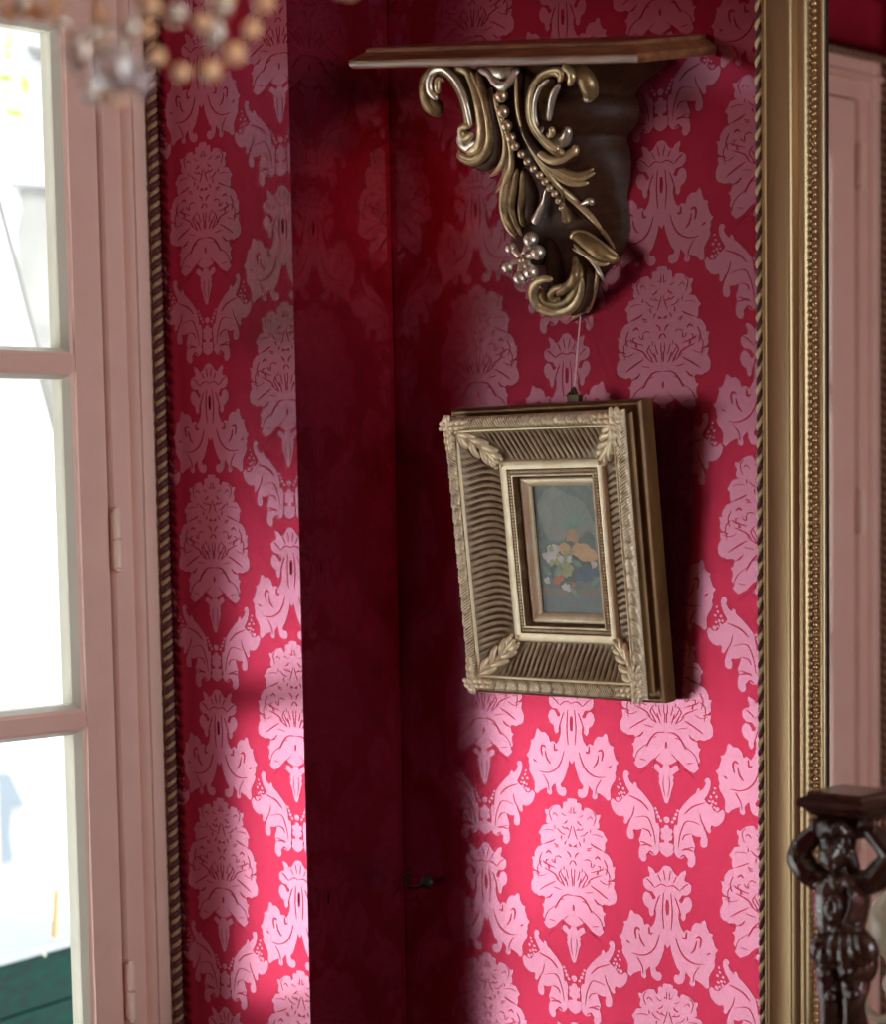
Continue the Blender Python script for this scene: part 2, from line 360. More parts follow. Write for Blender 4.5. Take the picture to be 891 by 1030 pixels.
# window wall with its deep reveal
mb = MB()
mb.box((XJ, 0, 0), (.0095, YO, ZC)); mb.box((XL, 0, 0), (XJ2, YO, ZC)); mb.box((XJ2, 0, ZT), (XJ, YO, ZC)); mb.box((XJ2, 0, 0), (XJ, YO, ZB))
up = lambda nz: [((0, 0, .02), (0, 0, 1)), ((0, 0, ZC), (0, 0, -1))]
damask(mb, lattice(-.168, 1.1815, 3, 5), lambda u, z, o: Vector((XJ-o, -u, z)), lambda u, z: True,
       [((0, 0, 0), (0, 1, 0)), ((0, YF, 0), (0, -1, 0)), ((0, 0, ZB), (0, 0, 1)), ((0, 0, ZT), (0, 0, -1))])
damask(mb, lattice(-.168, 1.1815, 3, 5), lambda u, z, o: Vector((XJ2+o, -u, z)), lambda u, z: True,
       [((0, 0, 0), (0, 1, 0)), ((0, YF, 0), (0, -1, 0)), ((0, 0, ZB), (0, 0, 1)), ((0, 0, ZT), (0, 0, -1))])
damask(mb, lattice(-.135, 1.40, 16, 5), lambda u, z, o: Vector((u, -o, z)), lambda u, z: -2.6 < u < .2,
       [((XJ, 0, 0), (1, 0, 0)), ((0, 0, 0), (-1, 0, 0))] + up(0))
damask(mb, lattice(-.135, 1.40, 16, 5), lambda u, z, o: Vector((u, -o, z)), lambda u, z: -2.6 < u < -1.4,
       [((XJ2, 0, 0), (-1, 0, 0)), ((-2.5, 0, 0), (1, 0, 0))] + up(0))
struct(mb.build('wall_window', ['silk', 'motif'], smooth=False))
mb = MB(); mb.box((XL-.2, YB-.2, -.1), (XL, YO, ZC+.1)); struct(mb.build('wall_left', ['silk'], smooth=False))
# back wall with an added opening, unseen behind the camera, for fill light
mb = MB(); wx0, wx1, wz0, wz1 = -1.75, -.15, .6, 2.7
mb.box((XL, YB-.2, 0), (wx0, YB, ZC)); mb.box((wx1, YB-.2, 0), (0, YB, ZC)); mb.box((wx0, YB-.2, 0), (wx1, YB, wz0)); mb.box((wx0, YB-.2, wz1), (wx1, YB, ZC))
struct(mb.build('wall_back', ['silk'], smooth=False))
mb = MB(); mb.box((XL-.2, YB-.2, -.1), (.2, YO, 0)); struct(mb.build('floor', ['floor'], smooth=False))
mb = MB(); mb.box((XL-.2, YB-.2, ZC), (.2, YO, ZC+.1)); struct(mb.build('ceiling', ['plaster'], smooth=False))

# twisted cord: two strands round each other
def rope(name, p0, p1, r, pitch, mats, parent=None, w0=.44):
    p0, p1 = Vector(p0), Vector(p1); d = (p1-p0); L = d.length; d.normalize()
    a = d.orthogonal().normalized(); b = d.cross(a); mb = MB(); n = int(L/pitch*8)
    for s in range(2):
        pts = [p0 + d*(L*i/n) + (a*cos(2*pi*(L*i/n)/pitch + s*pi) + b*sin(2*pi*(L*i/n)/pitch + s*pi))*r*.5 for i in range(n+1)]
        mb.tube(pts, r*(w0 if s == 0 else .56), s, k=6, up=d.orthogonal())
    return mb.build(name, mats, parent, angle=180)

# ------------------------------------------------------------------ window_1
win = bpy.data.objects.new('window_1', None); COL.objects.link(win); win.location = ((XJ+XJ2)/2, .28, ZB)
struct(win, 'tall paned casement window in pink beige painted wood beside the damask wall', 'window')
FX = .0885                                   # visible width of the fixed frame
YS = .276                                    # room face of the sashes
def jamb_profile(mb, x_in, x_out, z0, z1):   # moulded upright, x_in at the sash, x_out at the wall
    s = 1 if x_out > x_in else -1; w = abs(x_out-x_in)
    prof = [(0, .34), (0, YS-.004), (.002, YS-.008), (.34*w, YS-.008), (.36*w, YS-.004), (.39*w, YS-.004), (.41*w, YS-.010), (.50*w, YS-.016), (.58*w, YS-.012), (.60*w, YS-.006), (.66*w, YS-.008), (.9*w, YS-.006), (1.04*w, YS-.004), (1.04*w, .34)]
    rows = [[Vector((x_in+s*i, y, z)) for i, y in prof] for z in (z0, z1)]
    mb.grid(rows, 0, flip=(s < 0)); 
    k = len(prof); 
mb = MB(); xr = XJ-FX; xl = XJ2+FX; zt = ZT-.09; zb = ZB+.06
jamb_profile(mb, xr, XJ, ZB, ZT); jamb_profile(mb, xl, XJ2, ZB, ZT)
prof = [(0, .34), (0, YS-.004), (.002, YS-.008), (.030, YS-.008), (.032, YS-.004), (.035, YS-.004), (.037, YS-.010), (.045, YS-.016), (.052, YS-.012), (.054, YS-.006), (.081, YS-.006), (.094, YS-.004), (.094, .34)]
mb.grid([[Vector((x, y-.0007, zt+i)) for i, y in prof] for x in (XJ2+.002, XJ-.002)], 0, flip=True)
mb.box((xl, YS-.01, ZB), (xr, .36, zb-.004))
mb.build('fixed_frame', ['paint'], win, angle=50, recalc=True)
rope('rope_trim', (XJ-.007, YF-.001, ZB), (XJ-.007, YF-.001, ZT-.008), .0080, .0175, ['rope_gold', 'rope_red'], win)
rope('rope_trim', (XJ2+.007, YF-.001, ZB), (XJ2+.007, YF-.001, ZT-.008), .0080, .0175, ['rope_gold', 'rope_red'], win)
rope('rope_trim', (XJ2+.007, YF-.001, ZT-.008), (XJ-.007, YF-.001, ZT-.008), .0080, .0175, ['rope_gold', 'rope_red'], win)
# room outside, dark rebate behind the joint
xm = (xl+xr)/2
STW, BEV, MUN = .0475, .010, .021
bars = [(1.770, 0), (1.2955, 0), (.82, 0)]
def sash(x0, x1):
    """x0 hinge side, x1 meeting side"""
    s = 1 if x1 > x0 else -1; a, b = min(x0, x1)+.003, max(x0, x1)-.003
    z0, z1 = zb, zt-.004
    sm = MB()
    def bar(p, q): sm.box(p, q)
    SL = STW+.030 if s > 0 else STW
    bar((a, YS, z0), (a+SL, YS+.042, z1)); bar((b-STW, YS, z0), (b, YS+.042, z1))
    bar((a+SL, YS, z1-.10), (b-STW, YS+.042, z1)); bar((a+SL, YS, z0), (b-STW, YS+.042, z0+.12))
    edges = [z0+.12] + [e for zc, _ in reversed(bars) for e in (zc-MUN/2, zc+MUN/2)] + [z1-.10]
    for zc, _ in bars: bar((a+SL, YS+.002, zc-MUN/2), (b-STW, YS+.04, zc+MUN/2))
    # sloping glazing beads round each pane
    for k in range(0, len(edges), 2):
        e0, e1 = edges[k], edges[k+1]; A, B = a+SL, b-STW
        for (h, y, mi) in ((0, None, 0),):
            o_ = [(A, e0), (B, e0), (B, e1), (A, e1)]
            m_ = [(A+.004, e0+.004), (B-.004, e0+.004), (B-.004, e1-.004), (A+.004, e1-.004)]
            i_ = [(A+BEV, e0+BEV), (B-BEV, e0+BEV), (B-BEV, e1-BEV), (A+BEV, e1-BEV)]
            for n in range(4):
                m2 = (n+1) % 4
                sm.add([Vector((*((o_[n][0],) ), YS+.005, o_[n][1])), Vector((o_[m2][0], YS+.005, o_[m2][1])), Vector((m_[m2][0], YS+.007, m_[m2][1])), Vector((m_[n][0], YS+.007, m_[n][1]))], [(0, 1, 2, 3)], 0)
                sm.add([Vector((m_[n][0], YS+.007, m_[n][1])), Vector((m_[m2][0], YS+.007, m_[m2][1])), Vector((i_[m2][0], YS+.018, i_[m2][1])), Vector((i_[n][0], YS+.018, i_[n][1]))], [(0, 1, 2, 3)], 1)
                sm.add([Vector((i_[n][0], YS+.018, i_[n][1])), Vector((i_[m2][0], YS+.018, i_[m2][1])), Vector((i_[m2][0], YS+.040, i_[m2][1])), Vector((i_[n][0], YS+.040, i_[n][1]))], [(0, 1, 2, 3)], 1)
    so = sm.build('casement', ['paint', 'putty'], win, angle=30)
    for k in range(0, len(edges), 2):
        g = MB(); g.box((a+SL+.004, YS+.020, edges[k]+.004), (b-STW-.004, YS+.0225, edges[k+1]-.004)); g.build('pane', ['glass'], so, smooth=False)
    g = MB(); g.box((x0-.004 if s < 0 else x0-.002, YS+.004, z0), (x0+.002 if s < 0 else x0+.004, YS+.03, z1)); g.build('joint', ['paint_line'], so, smooth=False)
    return so
sr = sash(xr, xm); sl = sash(xl, xm)
def hinge(x, z, par, s):
    m = MB(); y = YS-.0135; H = .0385
    for a, b in ((z-H, z-.001), (z+.001, z+H)):
        m.tube([(x, y, a), (x, y, a+.002), (x, y, b-.002), (x, y, b)], [.0045, .0065, .0065, .0055], k=12)
    m.tube([(x, y, z+H), (x, y, z+H+.004), (x, y, z+H+.006)], [.0055, .005, .001], k=12)
    m.tube([(x, y, z-H-.005), (x, y, z-H-.003), (x, y, z-H)], [.001, .0045, .0045], k=12)
    m.box((x-.002, y, z-H+.002), (x+.002, y+.014, z+H-.002))
    m.build('hinge', ['hinge'], par, recalc=True)
for py, px in ((543, 118), (996, 136)):
    h = ony(px, py, YS-.010); hinge(xr+.001, h.z, sr, 1); hinge(xl-.001, h.z, sl, -1)
hinge(xr+.001, 2.19, sr, 1); hinge(xl-.001, 2.19, sl, -1)

# bars of the added fill opening behind the camera
w2 = MB()
w2.box((wx0, YB-.14, wz0), (wx0+.06, YB-.08, wz1)); w2.box((wx1-.06, YB-.14, wz0), (wx1, YB-.08, wz1)); w2.box((wx0, YB-.14, wz0), (wx1, YB-.08, wz0+.08)); w2.box((wx0, YB-.14, wz1-.06), (wx1, YB-.08, wz1)); w2.box(((wx0+wx1)/2-.04, YB-.14, wz0), ((wx0+wx1)/2+.04, YB-.08, wz1))
w2o = struct(w2.build('fill_window', ['paint'], smooth=False))

# ------------------------------------------------------------------ gilt picture frame
FO = Vector((0, -.3295, 1.3350)); LEAN, FR = .1123, .003
FA = Vector((0, -1, 0)); FB = Vector((0, 0, 1)); FC = Vector((-1, 0, 0))
a2 = FA*cos(FR)+FB*sin(FR); b2 = -FA*sin(FR)+FB*cos(FR)
fb = b2*cos(LEAN)+FC*sin(LEAN); fc = FC*cos(LEAN)-b2*sin(LEAN); fa = a2
FW, FH = .3056, .3666
fcen = FO + fb*(FH/2) + FC*.0065
def fp(a, b, c): return fcen + fa*a + fb*b + fc*c
pic = thing('framed_painting', 'small still-life painting in a deep fluted gilt frame hung on the red damask wall', 'picture', fcen)
SIDES = [((1, 0), (0, -1)), ((0, 1), (1, 0)), ((-1, 0), (0, 1)), ((0, -1), (-1, 0))]   # running direction, outward direction
def frame_rows(prof, n, disp=None, w=FW, h=FH):
    """four mitred sides; prof [(inset, height)], disp(side, s, j, L) -> displacement along the profile normal"""
    out = []
    k = len(prof); nor = []
    for j in range(k):
        p, q = prof[max(j-1, 0)], prof[min(j+1, k-1)]; dx, dy = q[0]-p[0], q[1]-p[1]; l = math.hypot(dx, dy) or 1
        nor.append((-dy/l, dx/l))
    for sd, ((rx, ry), (ox, oy)) in enumerate(SIDES):
        half = w/2 if rx else h/2; dist = h/2 if rx else w/2; rows = []
        for i in range(n+1):
            t = -1+2*i/n; r = []
            for j, (ins, ht) in enumerate(prof):
                s = t*(half-ins); d = disp(sd, s, j, half-ins) if disp else 0
                ii, hh = ins+nor[j][0]*d, ht+nor[j][1]*d
                al = t*(half-ii)
                r.append(fp(rx*al+ox*(dist-ii), ry*al+oy*(dist-ii), hh))
            rows.append(r)
        out.append(rows)
    return out
def frame_part(name, prof, n, mats, disp=None, angle=60):
    m = MB()
    for rows in frame_rows(prof, n, disp): m.grid(rows, 0, flip=True)
    return m.build(name, mats, pic, angle=angle)
mm = .001
def P_(l): return [(a*mm, b*mm) for a, b in l]
# back block and the hollow behind the rim
frame_part('outer_moulding', P_([(22, 0), (0, 0), (0, 19), (1, 22), (3, 24), (5.5, 24), (7.5, 22.5), (9, 22), (13, 23), (15, 26), (15, 31), (13, 36), (9.5, 39), (8.5, 41), (8.5, 42.5)]), 1, ['frame_side'], angle=35)
# leafy rim
rim = P_([(a_, b_-4) for a_, b_ in [(8.5, 46.5), (8.7, 48), (9.5, 50), (11, 52.3), (13, 54), (15.5, 55), (18, 55), (20.5, 54), (22.5, 52), (24, 49.5), (25, 47)]])
def rim_d(sd, s, j, L):
    v = (j-1)/9.; e = sin(pi*min(max(v, 0), 1))
    p = s/.019+.9*(v-.5)*(v-.5)*4; x = p-math.floor(p)
    edge = (x*1.0)**.8 if x < .86 else (1-x)/.14*.88
    lob = .5+.5*cos(2*pi*(x*3+abs(v-.5)*2.4))
    return e*(.0034*edge*(.75+.25*lob)-.0016-.0011*exp(-((v-.5)/.07)**2)+.0006*sin(s*1700+v*23))
m = MB()
for rows in frame_rows(rim, 420, rim_d): m.grid(rows, 0, flip=True)
m.build('leaf_rim', ['frame_gold'], pic, angle=180)
frame_part('rim_fillet', P_([(25, 43), (25.2, 45.6), (26.2, 46.4), (27.6, 46.2), (28.2, 45), (28.2, 42.5)]), 1, ['frame_pale'], angle=60)
cove = [(28.2+40*t, 42.5-27*(1-(1-t)**2.1)-2.2*t) for t in [i/16 for i in range(17)]]
PIT = .0084
def cove_d(sd, s, j, L):
    v = j/16.; e = min(1, max(0, (L-abs(s)-.020)/.012)); e *= min(1, v*7)*min(1, (1-v)*7+.15)
    q = (s + .006*sin(pi*v)*(1 if sd in (0, 3) else -1))/PIT
    return e*(.0031*abs(sin(pi*q))**.75-.0024)
m = MB()
for rows in frame_rows(P_(cove), 330, cove_d): m.grid(rows, 0, flip=True)
m.build('fluted_cove', [gilt('fluted gold', (.88, .75, .50), (.085, .040, .016), .42, .475, .56, .4, 50, .3)], pic, angle=180)  # flute hollows darkened in the colour to deepen the cove's shade
frame_part('flat_band', P_([(68.2, 13.3), (68.6, 16), (69.6, 17.4), (71, 18), (79, 17.2), (79.6, 16.2)]), 1, ['frame_pale'], angle=50)
frame_part('inner_moulding', P_([(79.6, 16.2), (80, 14.5), (85.5, 14.5), (86, 16.4), (87.2, 17), (88.6, 16.4), (89, 15), (89, 5), (90.5, 4), (91.5, 3)]), 1, ['frame_gold'], angle=50)
frame_part('liner', P_([(91.5, 3), (91.8, 6.5), (92.8, 7.2), (96, 6.5), (103, 0), (103.2, -4.5)]), 1, ['frame_pale'], angle=50)
m = MB()
bw, bh = FW/2-.0828, FH/2-.0828
for ax, hl, ot in ((0, bw, bh), (1, bh, bw)):
    n = int(2*hl/.0040)
    for i in range(n+1):
        t = -hl+2*hl*i/n
        for sgn in (1, -1):
            a_, b_ = (t, sgn*ot) if ax == 0 else (sgn*ot, t)
            m.sphere(fp(a_, b_, .0153), .0019, 0, 6, 4)
m.build('beading', ['frame_pale'], pic, angle=180)
# acanthus corner ornaments
def leaf_lobe(m, pts, r, k=8):   # a tapering rounded lobe through local frame points
    c = cr(pts, 5); n = len(c)
    m.tube([fp(*p) for p in c], [r*(.35+.65*sin(pi*min(.98, .12+.86*i/(n-1)))**.7) for i in range(n)], 0, k)
for sx in (1, -1):
    for sy in (1, -1):
        m = MB(); X = lambda ins: sx*(FW/2-ins*mm); Y = lambda ins: sy*(FH/2-ins*mm)
        def cov_h(i):
            if i < 27: return 51*mm
            t = min(1, (i-28.2)/40); return (42.5-27*(1-(1-max(t, 0))**2.1)-2.2*max(t, 0)+2)*mm
        leaf_lobe(m, [(X(26), Y(26), 47*mm), (X(40), Y(40), cov_h(40)+.001), (X(55), Y(55), cov_h(55)+.002), (X(71), Y(71), 20*mm)], .0055)
        for w, l0, l1 in ((9, 30, 40), (13, 38, 50), (12, 48, 60), (8, 58, 67)):
            for q in (1, -1):
                e0, e1 = (l0, l0), (l1+(w if q > 0 else -w*.35), l1+(w if q < 0 else -w*.35))
                md = ((e0[0]+e1[0])/2+(3 if q > 0 else 0), (e0[1]+e1[1])/2+(3 if q < 0 else 0))
                hh = lambda e: max(cov_h(min(e)), 17*mm)+.0015
                leaf_lobe(m, [(X(e0[0]), Y(e0[1]), hh(e0)), (X(md[0]), Y(md[1]), hh(md)+.002), (X(e1[0]), Y(e1[1]), hh(e1)-.001)], .0044)
        # leaves wrapping the rim
        for l in (10, 19, 28, 37, 46):
            for q in (0, 1):
                for off, hgt in ((13.5, 48.5), (20, 50.5)):
                    s0 = (l+6, off) if q else (off, l+6); s1 = (l-5, off+3) if q else (off+3, l-5)
                    leaf_lobe(m, [(X(s0[0]), Y(s0[1]), hgt*mm), (X((s0[0]+s1[0])/2), Y((s0[1]+s1[1])/2), (hgt+2.2)*mm), (X(s1[0]), Y(s1[1]), (hgt+.5)*mm)], .0036 if l < 40 else .0026)
        m.sphere(fp(X(14), Y(14), 49.5*mm), .0052, 0, 10, 6); m.sphere(fp(X(23), Y(23), 49*mm), .0055, 0, 10, 6)
        for e in ((11, 19), (19, 11), (16, 16), (24, 15), (15, 24)): m.sphere(fp(X(e[0]), Y(e[1]), 52*mm), .0030, 0, 8, 5)
        for e in ((66, 76), (76, 66), (74, 74)): m.sphere(fp(X(e[0]), Y(e[1]), 19*mm), .0026, 0, 8, 5)
        m.build('corner_leaf_ornament', ['frame_gold'], pic, angle=180)
m = MB(); i_ = .020; m.add([fp(-FW/2+i_, -FH/2+i_, -.005), fp(FW/2-i_, -FH/2+i_, -.005), fp(FW/2-i_, FH/2-i_, -.005), fp(-FW/2+i_, FH/2-i_, -.005)], [(0, 1, 2, 3)]); m.build('backing', ['mirror_dark'], pic, smooth=False)
# the painting: fruit and flowers on a ledge, laid on in flat touches
pw, ph, pc = FW/2-.1028, FH/2-.1028, -.0032
def pcol(n, c, c2=None): return pbr('paint '+n, c, .35, nz=90, col2=c2 or tuple(x*.7 for x in c), lo=.35, hi=.65)
pm = [pcol('ground', (.17, .22, .20), (.10, .14, .135)), pcol('ledge', (.24, .20, .16), (.18, .16, .14)), pcol('ledge front', (.16, .20, .21), (.13, .16, .17)), pcol('leaf', (.12, .25, .20), (.22, .36, .28)),
      pcol('pine', (.50, .30, .13), (.36, .22, .10)), pcol('white bloom', (.70, .68, .66), (.5, .5, .52)), pcol('peach', (.68, .47, .20), (.6, .34, .14)), pcol('green grape', (.42, .42, .20), (.30, .33, .16)),
      pcol('blue grape', (.05, .11, .18), (.10, .17, .24)), pcol('red', (.55, .18, .10), (.45, .14, .08)), pcol('dark leaf', (.07, .10, .08), (.10, .13, .09)), pcol('glow', (.26, .30, .26), (.2, .24, .22))]
m = MB()
def pq(u, v, k): return fp(-pw+2*pw*u, ph-2*ph*v, pc+k*.000008)
m.add([pq(0, 0, 0), pq(0, 1, 0), pq(1, 1, 0), pq(1, 0, 0)], [(0, 1, 2, 3)], 0)
LAY = [0]
def blob(u, v, ru, rv, mi, n=14, rot=0., wob=.12):
    LAY[0] += 1; ph0 = random.random()*6
    pts = []
    for i in range(n):
        t = 2*pi*i/n; r = 1+wob*sin(3*t+ph0)+wob*.6*sin(5*t+2*ph0); x, y = ru*r*cos(t), rv*r*sin(t)
        pts.append((u+x*cos(rot)-y*sin(rot)*.74, v+x*sin(rot)*1.35*.74+y*cos(rot)))
    m.add([pq(a, b, LAY[0]) for a, b in pts], [tuple(range(n-1, -1, -1))], mi)
blob(.42, .22, .38, .20, 11, 18); blob(.78, .38, .25, .22, 11, 18, 0, .15)
LAY[0] += 1; m.add([pq(0, .80, LAY[0]), pq(0, .85, LAY[0]), pq(1, .86, LAY[0]), pq(1, .80, LAY[0])], [(0, 1, 2, 3)], 1)
LAY[0] += 1; m.add([pq(0, .85, LAY[0]), pq(0, 1, LAY[0]), pq(1, 1, LAY[0]), pq(1, .86, LAY[0])], [(0, 1, 2, 3)], 2)
for a in (-2.6, -2.2, -1.9, -1.57, -1.2, -.9, -.5, -2.9, -.2): blob(.62+.15*cos(a), .27+.11*sin(a)+.05, .15, .016, 3, 10, a, .1)
blob(.60, .43, .13, .09, 4); blob(.25, .50, .14, .05, 10); blob(.82, .45, .14, .09, 10); blob(.5, .6, .34, .16, 10, 18)
for u, v in ((.22, .50), (.15, .55), (.28, .54), (.2, .58), (.30, .49)): blob(u, v, .075, .038, 5, 12, 0, .2)
for u, v, r in ((.76, .52, .13), (.86, .54, .10), (.66, .50, .10), (.45, .49, .09)): blob(u, v, r, r*.55, 6, 16, 0, .05)
for i in range(34): blob(random.gauss(.42, .10), random.gauss(.63, .055), .042, .026, 7, 9, 0, .05)
for i in range(30): blob(random.gauss(.74, .10), random.gauss(.69, .040), .045, .028, 8, 9, 0, .05)
for u, v, r in ((.28, .74, .06), (.36, .72, .045), (.55, .77, .03)): blob(u, v, r, r*.6, 9, 12, 0, .05)
for u, v in ((.40, .79), (.47, .80), (.12, .74), (.52, .57), (.38, .57), (.90, .61)): blob(u, v, .05, .03, 5, 9, 0, .2)
for u, v, a in ((.12, .66, .4), (.9, .74, -.4), (.55, .83, .6), (.3, .66, -.6), (.62, .6, .3)): blob(u, v, .09, .025, 3, 9, a, .1)
m.build('painting', pm, pic, smooth=False)
# hanger and the cord it hangs from
hp = onx(578, 400, -.040)
m = MB(); m.box((hp.x-.004, hp.y-.009, hp.z-.008), (hp.x+.004, hp.y+.009, hp.z+.004)); m.tube([hp+Vector((0, -.003, 0)), hp+Vector((0, -.002, .006)), hp+Vector((0, .001, .012)), hp+Vector((0, .003, .006)), hp+Vector((0, .005, 0))], .0024, 0, 8)
m.tube([hp+Vector((0, .006, 0)), hp+Vector((0, .007, .007)), hp+Vector((0, .012, .002))], .0022, 0, 8)
m.build('hanger', ['hanger'], pic, recalc=True)
t0_ = onx(583.5, 318, -.006)
m = MB(); m.tube([hp+Vector((0, .001, .011)), lerp(hp+Vector((0, .001, .011)), t0_, .5), t0_], .0009, 0, 6); m.build('hanging_cord', ['nylon'], pic)

# ------------------------------------------------------------------ carved wall bracket
BY = -.318
bra = thing('wall_bracket', 'carved wooden wall bracket with gilt scrolls and a moulded shelf above the framed painting', 'wall bracket', (0, BY, 1.81))
SO, SW, SD, DR, SR = Vector((0, -.3152, 2.1208)), .4552, .1448, .1797, -.1186
sa = FA*cos(SR)+FB*sin(SR); sb2 = -FA*sin(SR)+FB*cos(SR); sb = sb2*cos(DR)+FC*sin(DR); sc_ = FC*cos(DR)-sb2*sin(DR)
m = MB()
prof = [(-.010, .0005), (0, .001), (.002, .003), (.0035, .007), (.003, .011), (0, .0135), (-.003, .0145), (-.0045, .0165), (-.010, .019), (-.012, .020), (-.0125, .0235), (-.014, .025)]
rows = []
for o_, h in prof:
    x0, x1, d = -SW/2-o_*1, SW/2+o_*1, SD+o_
    x0, x1 = -SW/2-o_, SW/2+o_
    pts = [(x0, 0), (x0, d), (x1, d), (x1, 0)]
    rows.append([SO + sa*p + sc_*q + sb*h for p, q in pts])
m.grid(rows, 0, closed_v=True)
n0 = len(m.v); k = len(rows)
m.f.append((3, 2, 1, 0)); m.m.append(0); m.f.append(tuple((k-1)*4+j for j in range(4))); m.m.append(0)
m.build('shelf_board', ['wood_edge'], bra, angle=35, recalc=True)
# body: wide moulded block tapering down to the wall
m = MB(); secs = [(2.103, .175, .118), (2.094, .165, .112), (2.086, .150, .104), (2.078, .128, .098), (2.070, .118, .094), (2.062, .112, .092), (2.056, .118, .094), (2.045, .120, .094), (2.030, .117, .088), (2.018, .108, .080), (2.012, .106, .076), (2.000, .112, .074), (1.985, .114, .066), (1.965, .112, .052), (1.945, .106, .036), (1.925, .110, .028), (1.905, .112, .026), (1.880, .098, .030), (1.855, .062, .034), (1.835, .034, .030), (1.818, .016, .016)]
rows = []
for z, w, d in [(a_, b_*(.86 if a_ < 2.02 else .93), c_) for a_, b_, c_ in secs]:
    r = []
    for i in range(25):
        t = pi*i/24; c, s_ = cos(t), sin(t)
        r.append(Vector((-d*abs(s_)**.62, BY - w*(.6+.4*(1-s_))*(1 if c > 0 else -1)*abs(c)**.6, z)))
    rows.append(r)
m.grid(rows, 0, flip=False); m.f.append(tuple(range(25))); m.m.append(0); m.f.append(tuple((len(secs)-1)*25+i for i in range(24, -1, -1))); m.m.append(0)
m.build('body', ['wood'], bra, angle=50, recalc=True)
def D_(z):      # how far the carved front stands off the wall
    T = [(1.80, .010), (1.82, .030), (1.85, .058), (1.88, .052), (1.905, .036), (1.942, .046), (1.986, .080), (2.03, .108), (2.06, .119), (2.12, .124)]
    if z <= T[0][0]: return T[0][1]
    for (z0, d0), (z1, d1) in zip(T, T[1:]):
        if z <= z1: return lerp(d0, d1, (z-z0)/(z1-z0))
    return T[-1][1]
def bp(px, py, off=0.):
    p = onx(px, py, -.08)
    for _ in range(4): p = onx(px, py, -(D_(p.z)+off))
    return p
def carve(name, strokes, mats, par=bra, k=10):
    m = MB()
    for st in strokes:
        pts, mi = st[0], st[1]; c = cr(pts, 6)
        e_ = len(c)-1; tp = lambda i: (.40, .74, .92)[i] if i < 3 else ((.40, .74, .92)[e_-i] if e_-i < 3 else 1)
        m.tube([bp(p[0], p[1], p[3] if len(p) > 3 else 0) for p in c], [max(p[2], .25)*.00127*tp(i) for i, p in enumerate(c)], mi, k)
    return m.build(name, mats, par, angle=180)
# each stroke: (image guide x, y, radius in the same unit, stand-off from the front)
MS = ['carve', 'gold_hi', 'silver', 'wood']
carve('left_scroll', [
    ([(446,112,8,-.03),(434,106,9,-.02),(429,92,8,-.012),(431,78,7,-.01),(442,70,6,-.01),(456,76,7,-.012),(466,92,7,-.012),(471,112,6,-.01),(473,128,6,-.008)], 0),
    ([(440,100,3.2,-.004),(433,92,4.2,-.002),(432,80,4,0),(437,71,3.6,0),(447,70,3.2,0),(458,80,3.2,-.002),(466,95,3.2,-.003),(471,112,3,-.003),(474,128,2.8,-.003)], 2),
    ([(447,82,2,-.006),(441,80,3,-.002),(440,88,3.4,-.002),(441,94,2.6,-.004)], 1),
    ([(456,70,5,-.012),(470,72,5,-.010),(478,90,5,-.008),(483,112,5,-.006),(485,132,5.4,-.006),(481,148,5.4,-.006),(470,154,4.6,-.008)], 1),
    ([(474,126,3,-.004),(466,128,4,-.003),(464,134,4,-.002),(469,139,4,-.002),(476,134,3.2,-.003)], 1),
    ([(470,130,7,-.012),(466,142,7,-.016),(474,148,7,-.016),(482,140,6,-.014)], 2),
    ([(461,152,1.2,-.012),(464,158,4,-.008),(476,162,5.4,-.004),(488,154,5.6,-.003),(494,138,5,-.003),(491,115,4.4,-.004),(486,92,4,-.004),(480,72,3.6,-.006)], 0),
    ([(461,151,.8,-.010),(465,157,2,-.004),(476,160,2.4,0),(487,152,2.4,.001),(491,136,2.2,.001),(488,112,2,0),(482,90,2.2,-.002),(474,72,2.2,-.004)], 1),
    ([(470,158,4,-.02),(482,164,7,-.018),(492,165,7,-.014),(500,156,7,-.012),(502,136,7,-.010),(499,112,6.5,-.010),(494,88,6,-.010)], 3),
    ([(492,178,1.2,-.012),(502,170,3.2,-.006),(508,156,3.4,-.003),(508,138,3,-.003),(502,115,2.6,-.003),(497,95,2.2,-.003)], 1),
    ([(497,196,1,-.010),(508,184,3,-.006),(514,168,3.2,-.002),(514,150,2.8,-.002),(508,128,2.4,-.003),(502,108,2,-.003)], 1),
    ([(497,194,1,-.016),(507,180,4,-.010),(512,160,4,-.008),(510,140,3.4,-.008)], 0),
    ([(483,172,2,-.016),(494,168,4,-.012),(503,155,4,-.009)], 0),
], MS)
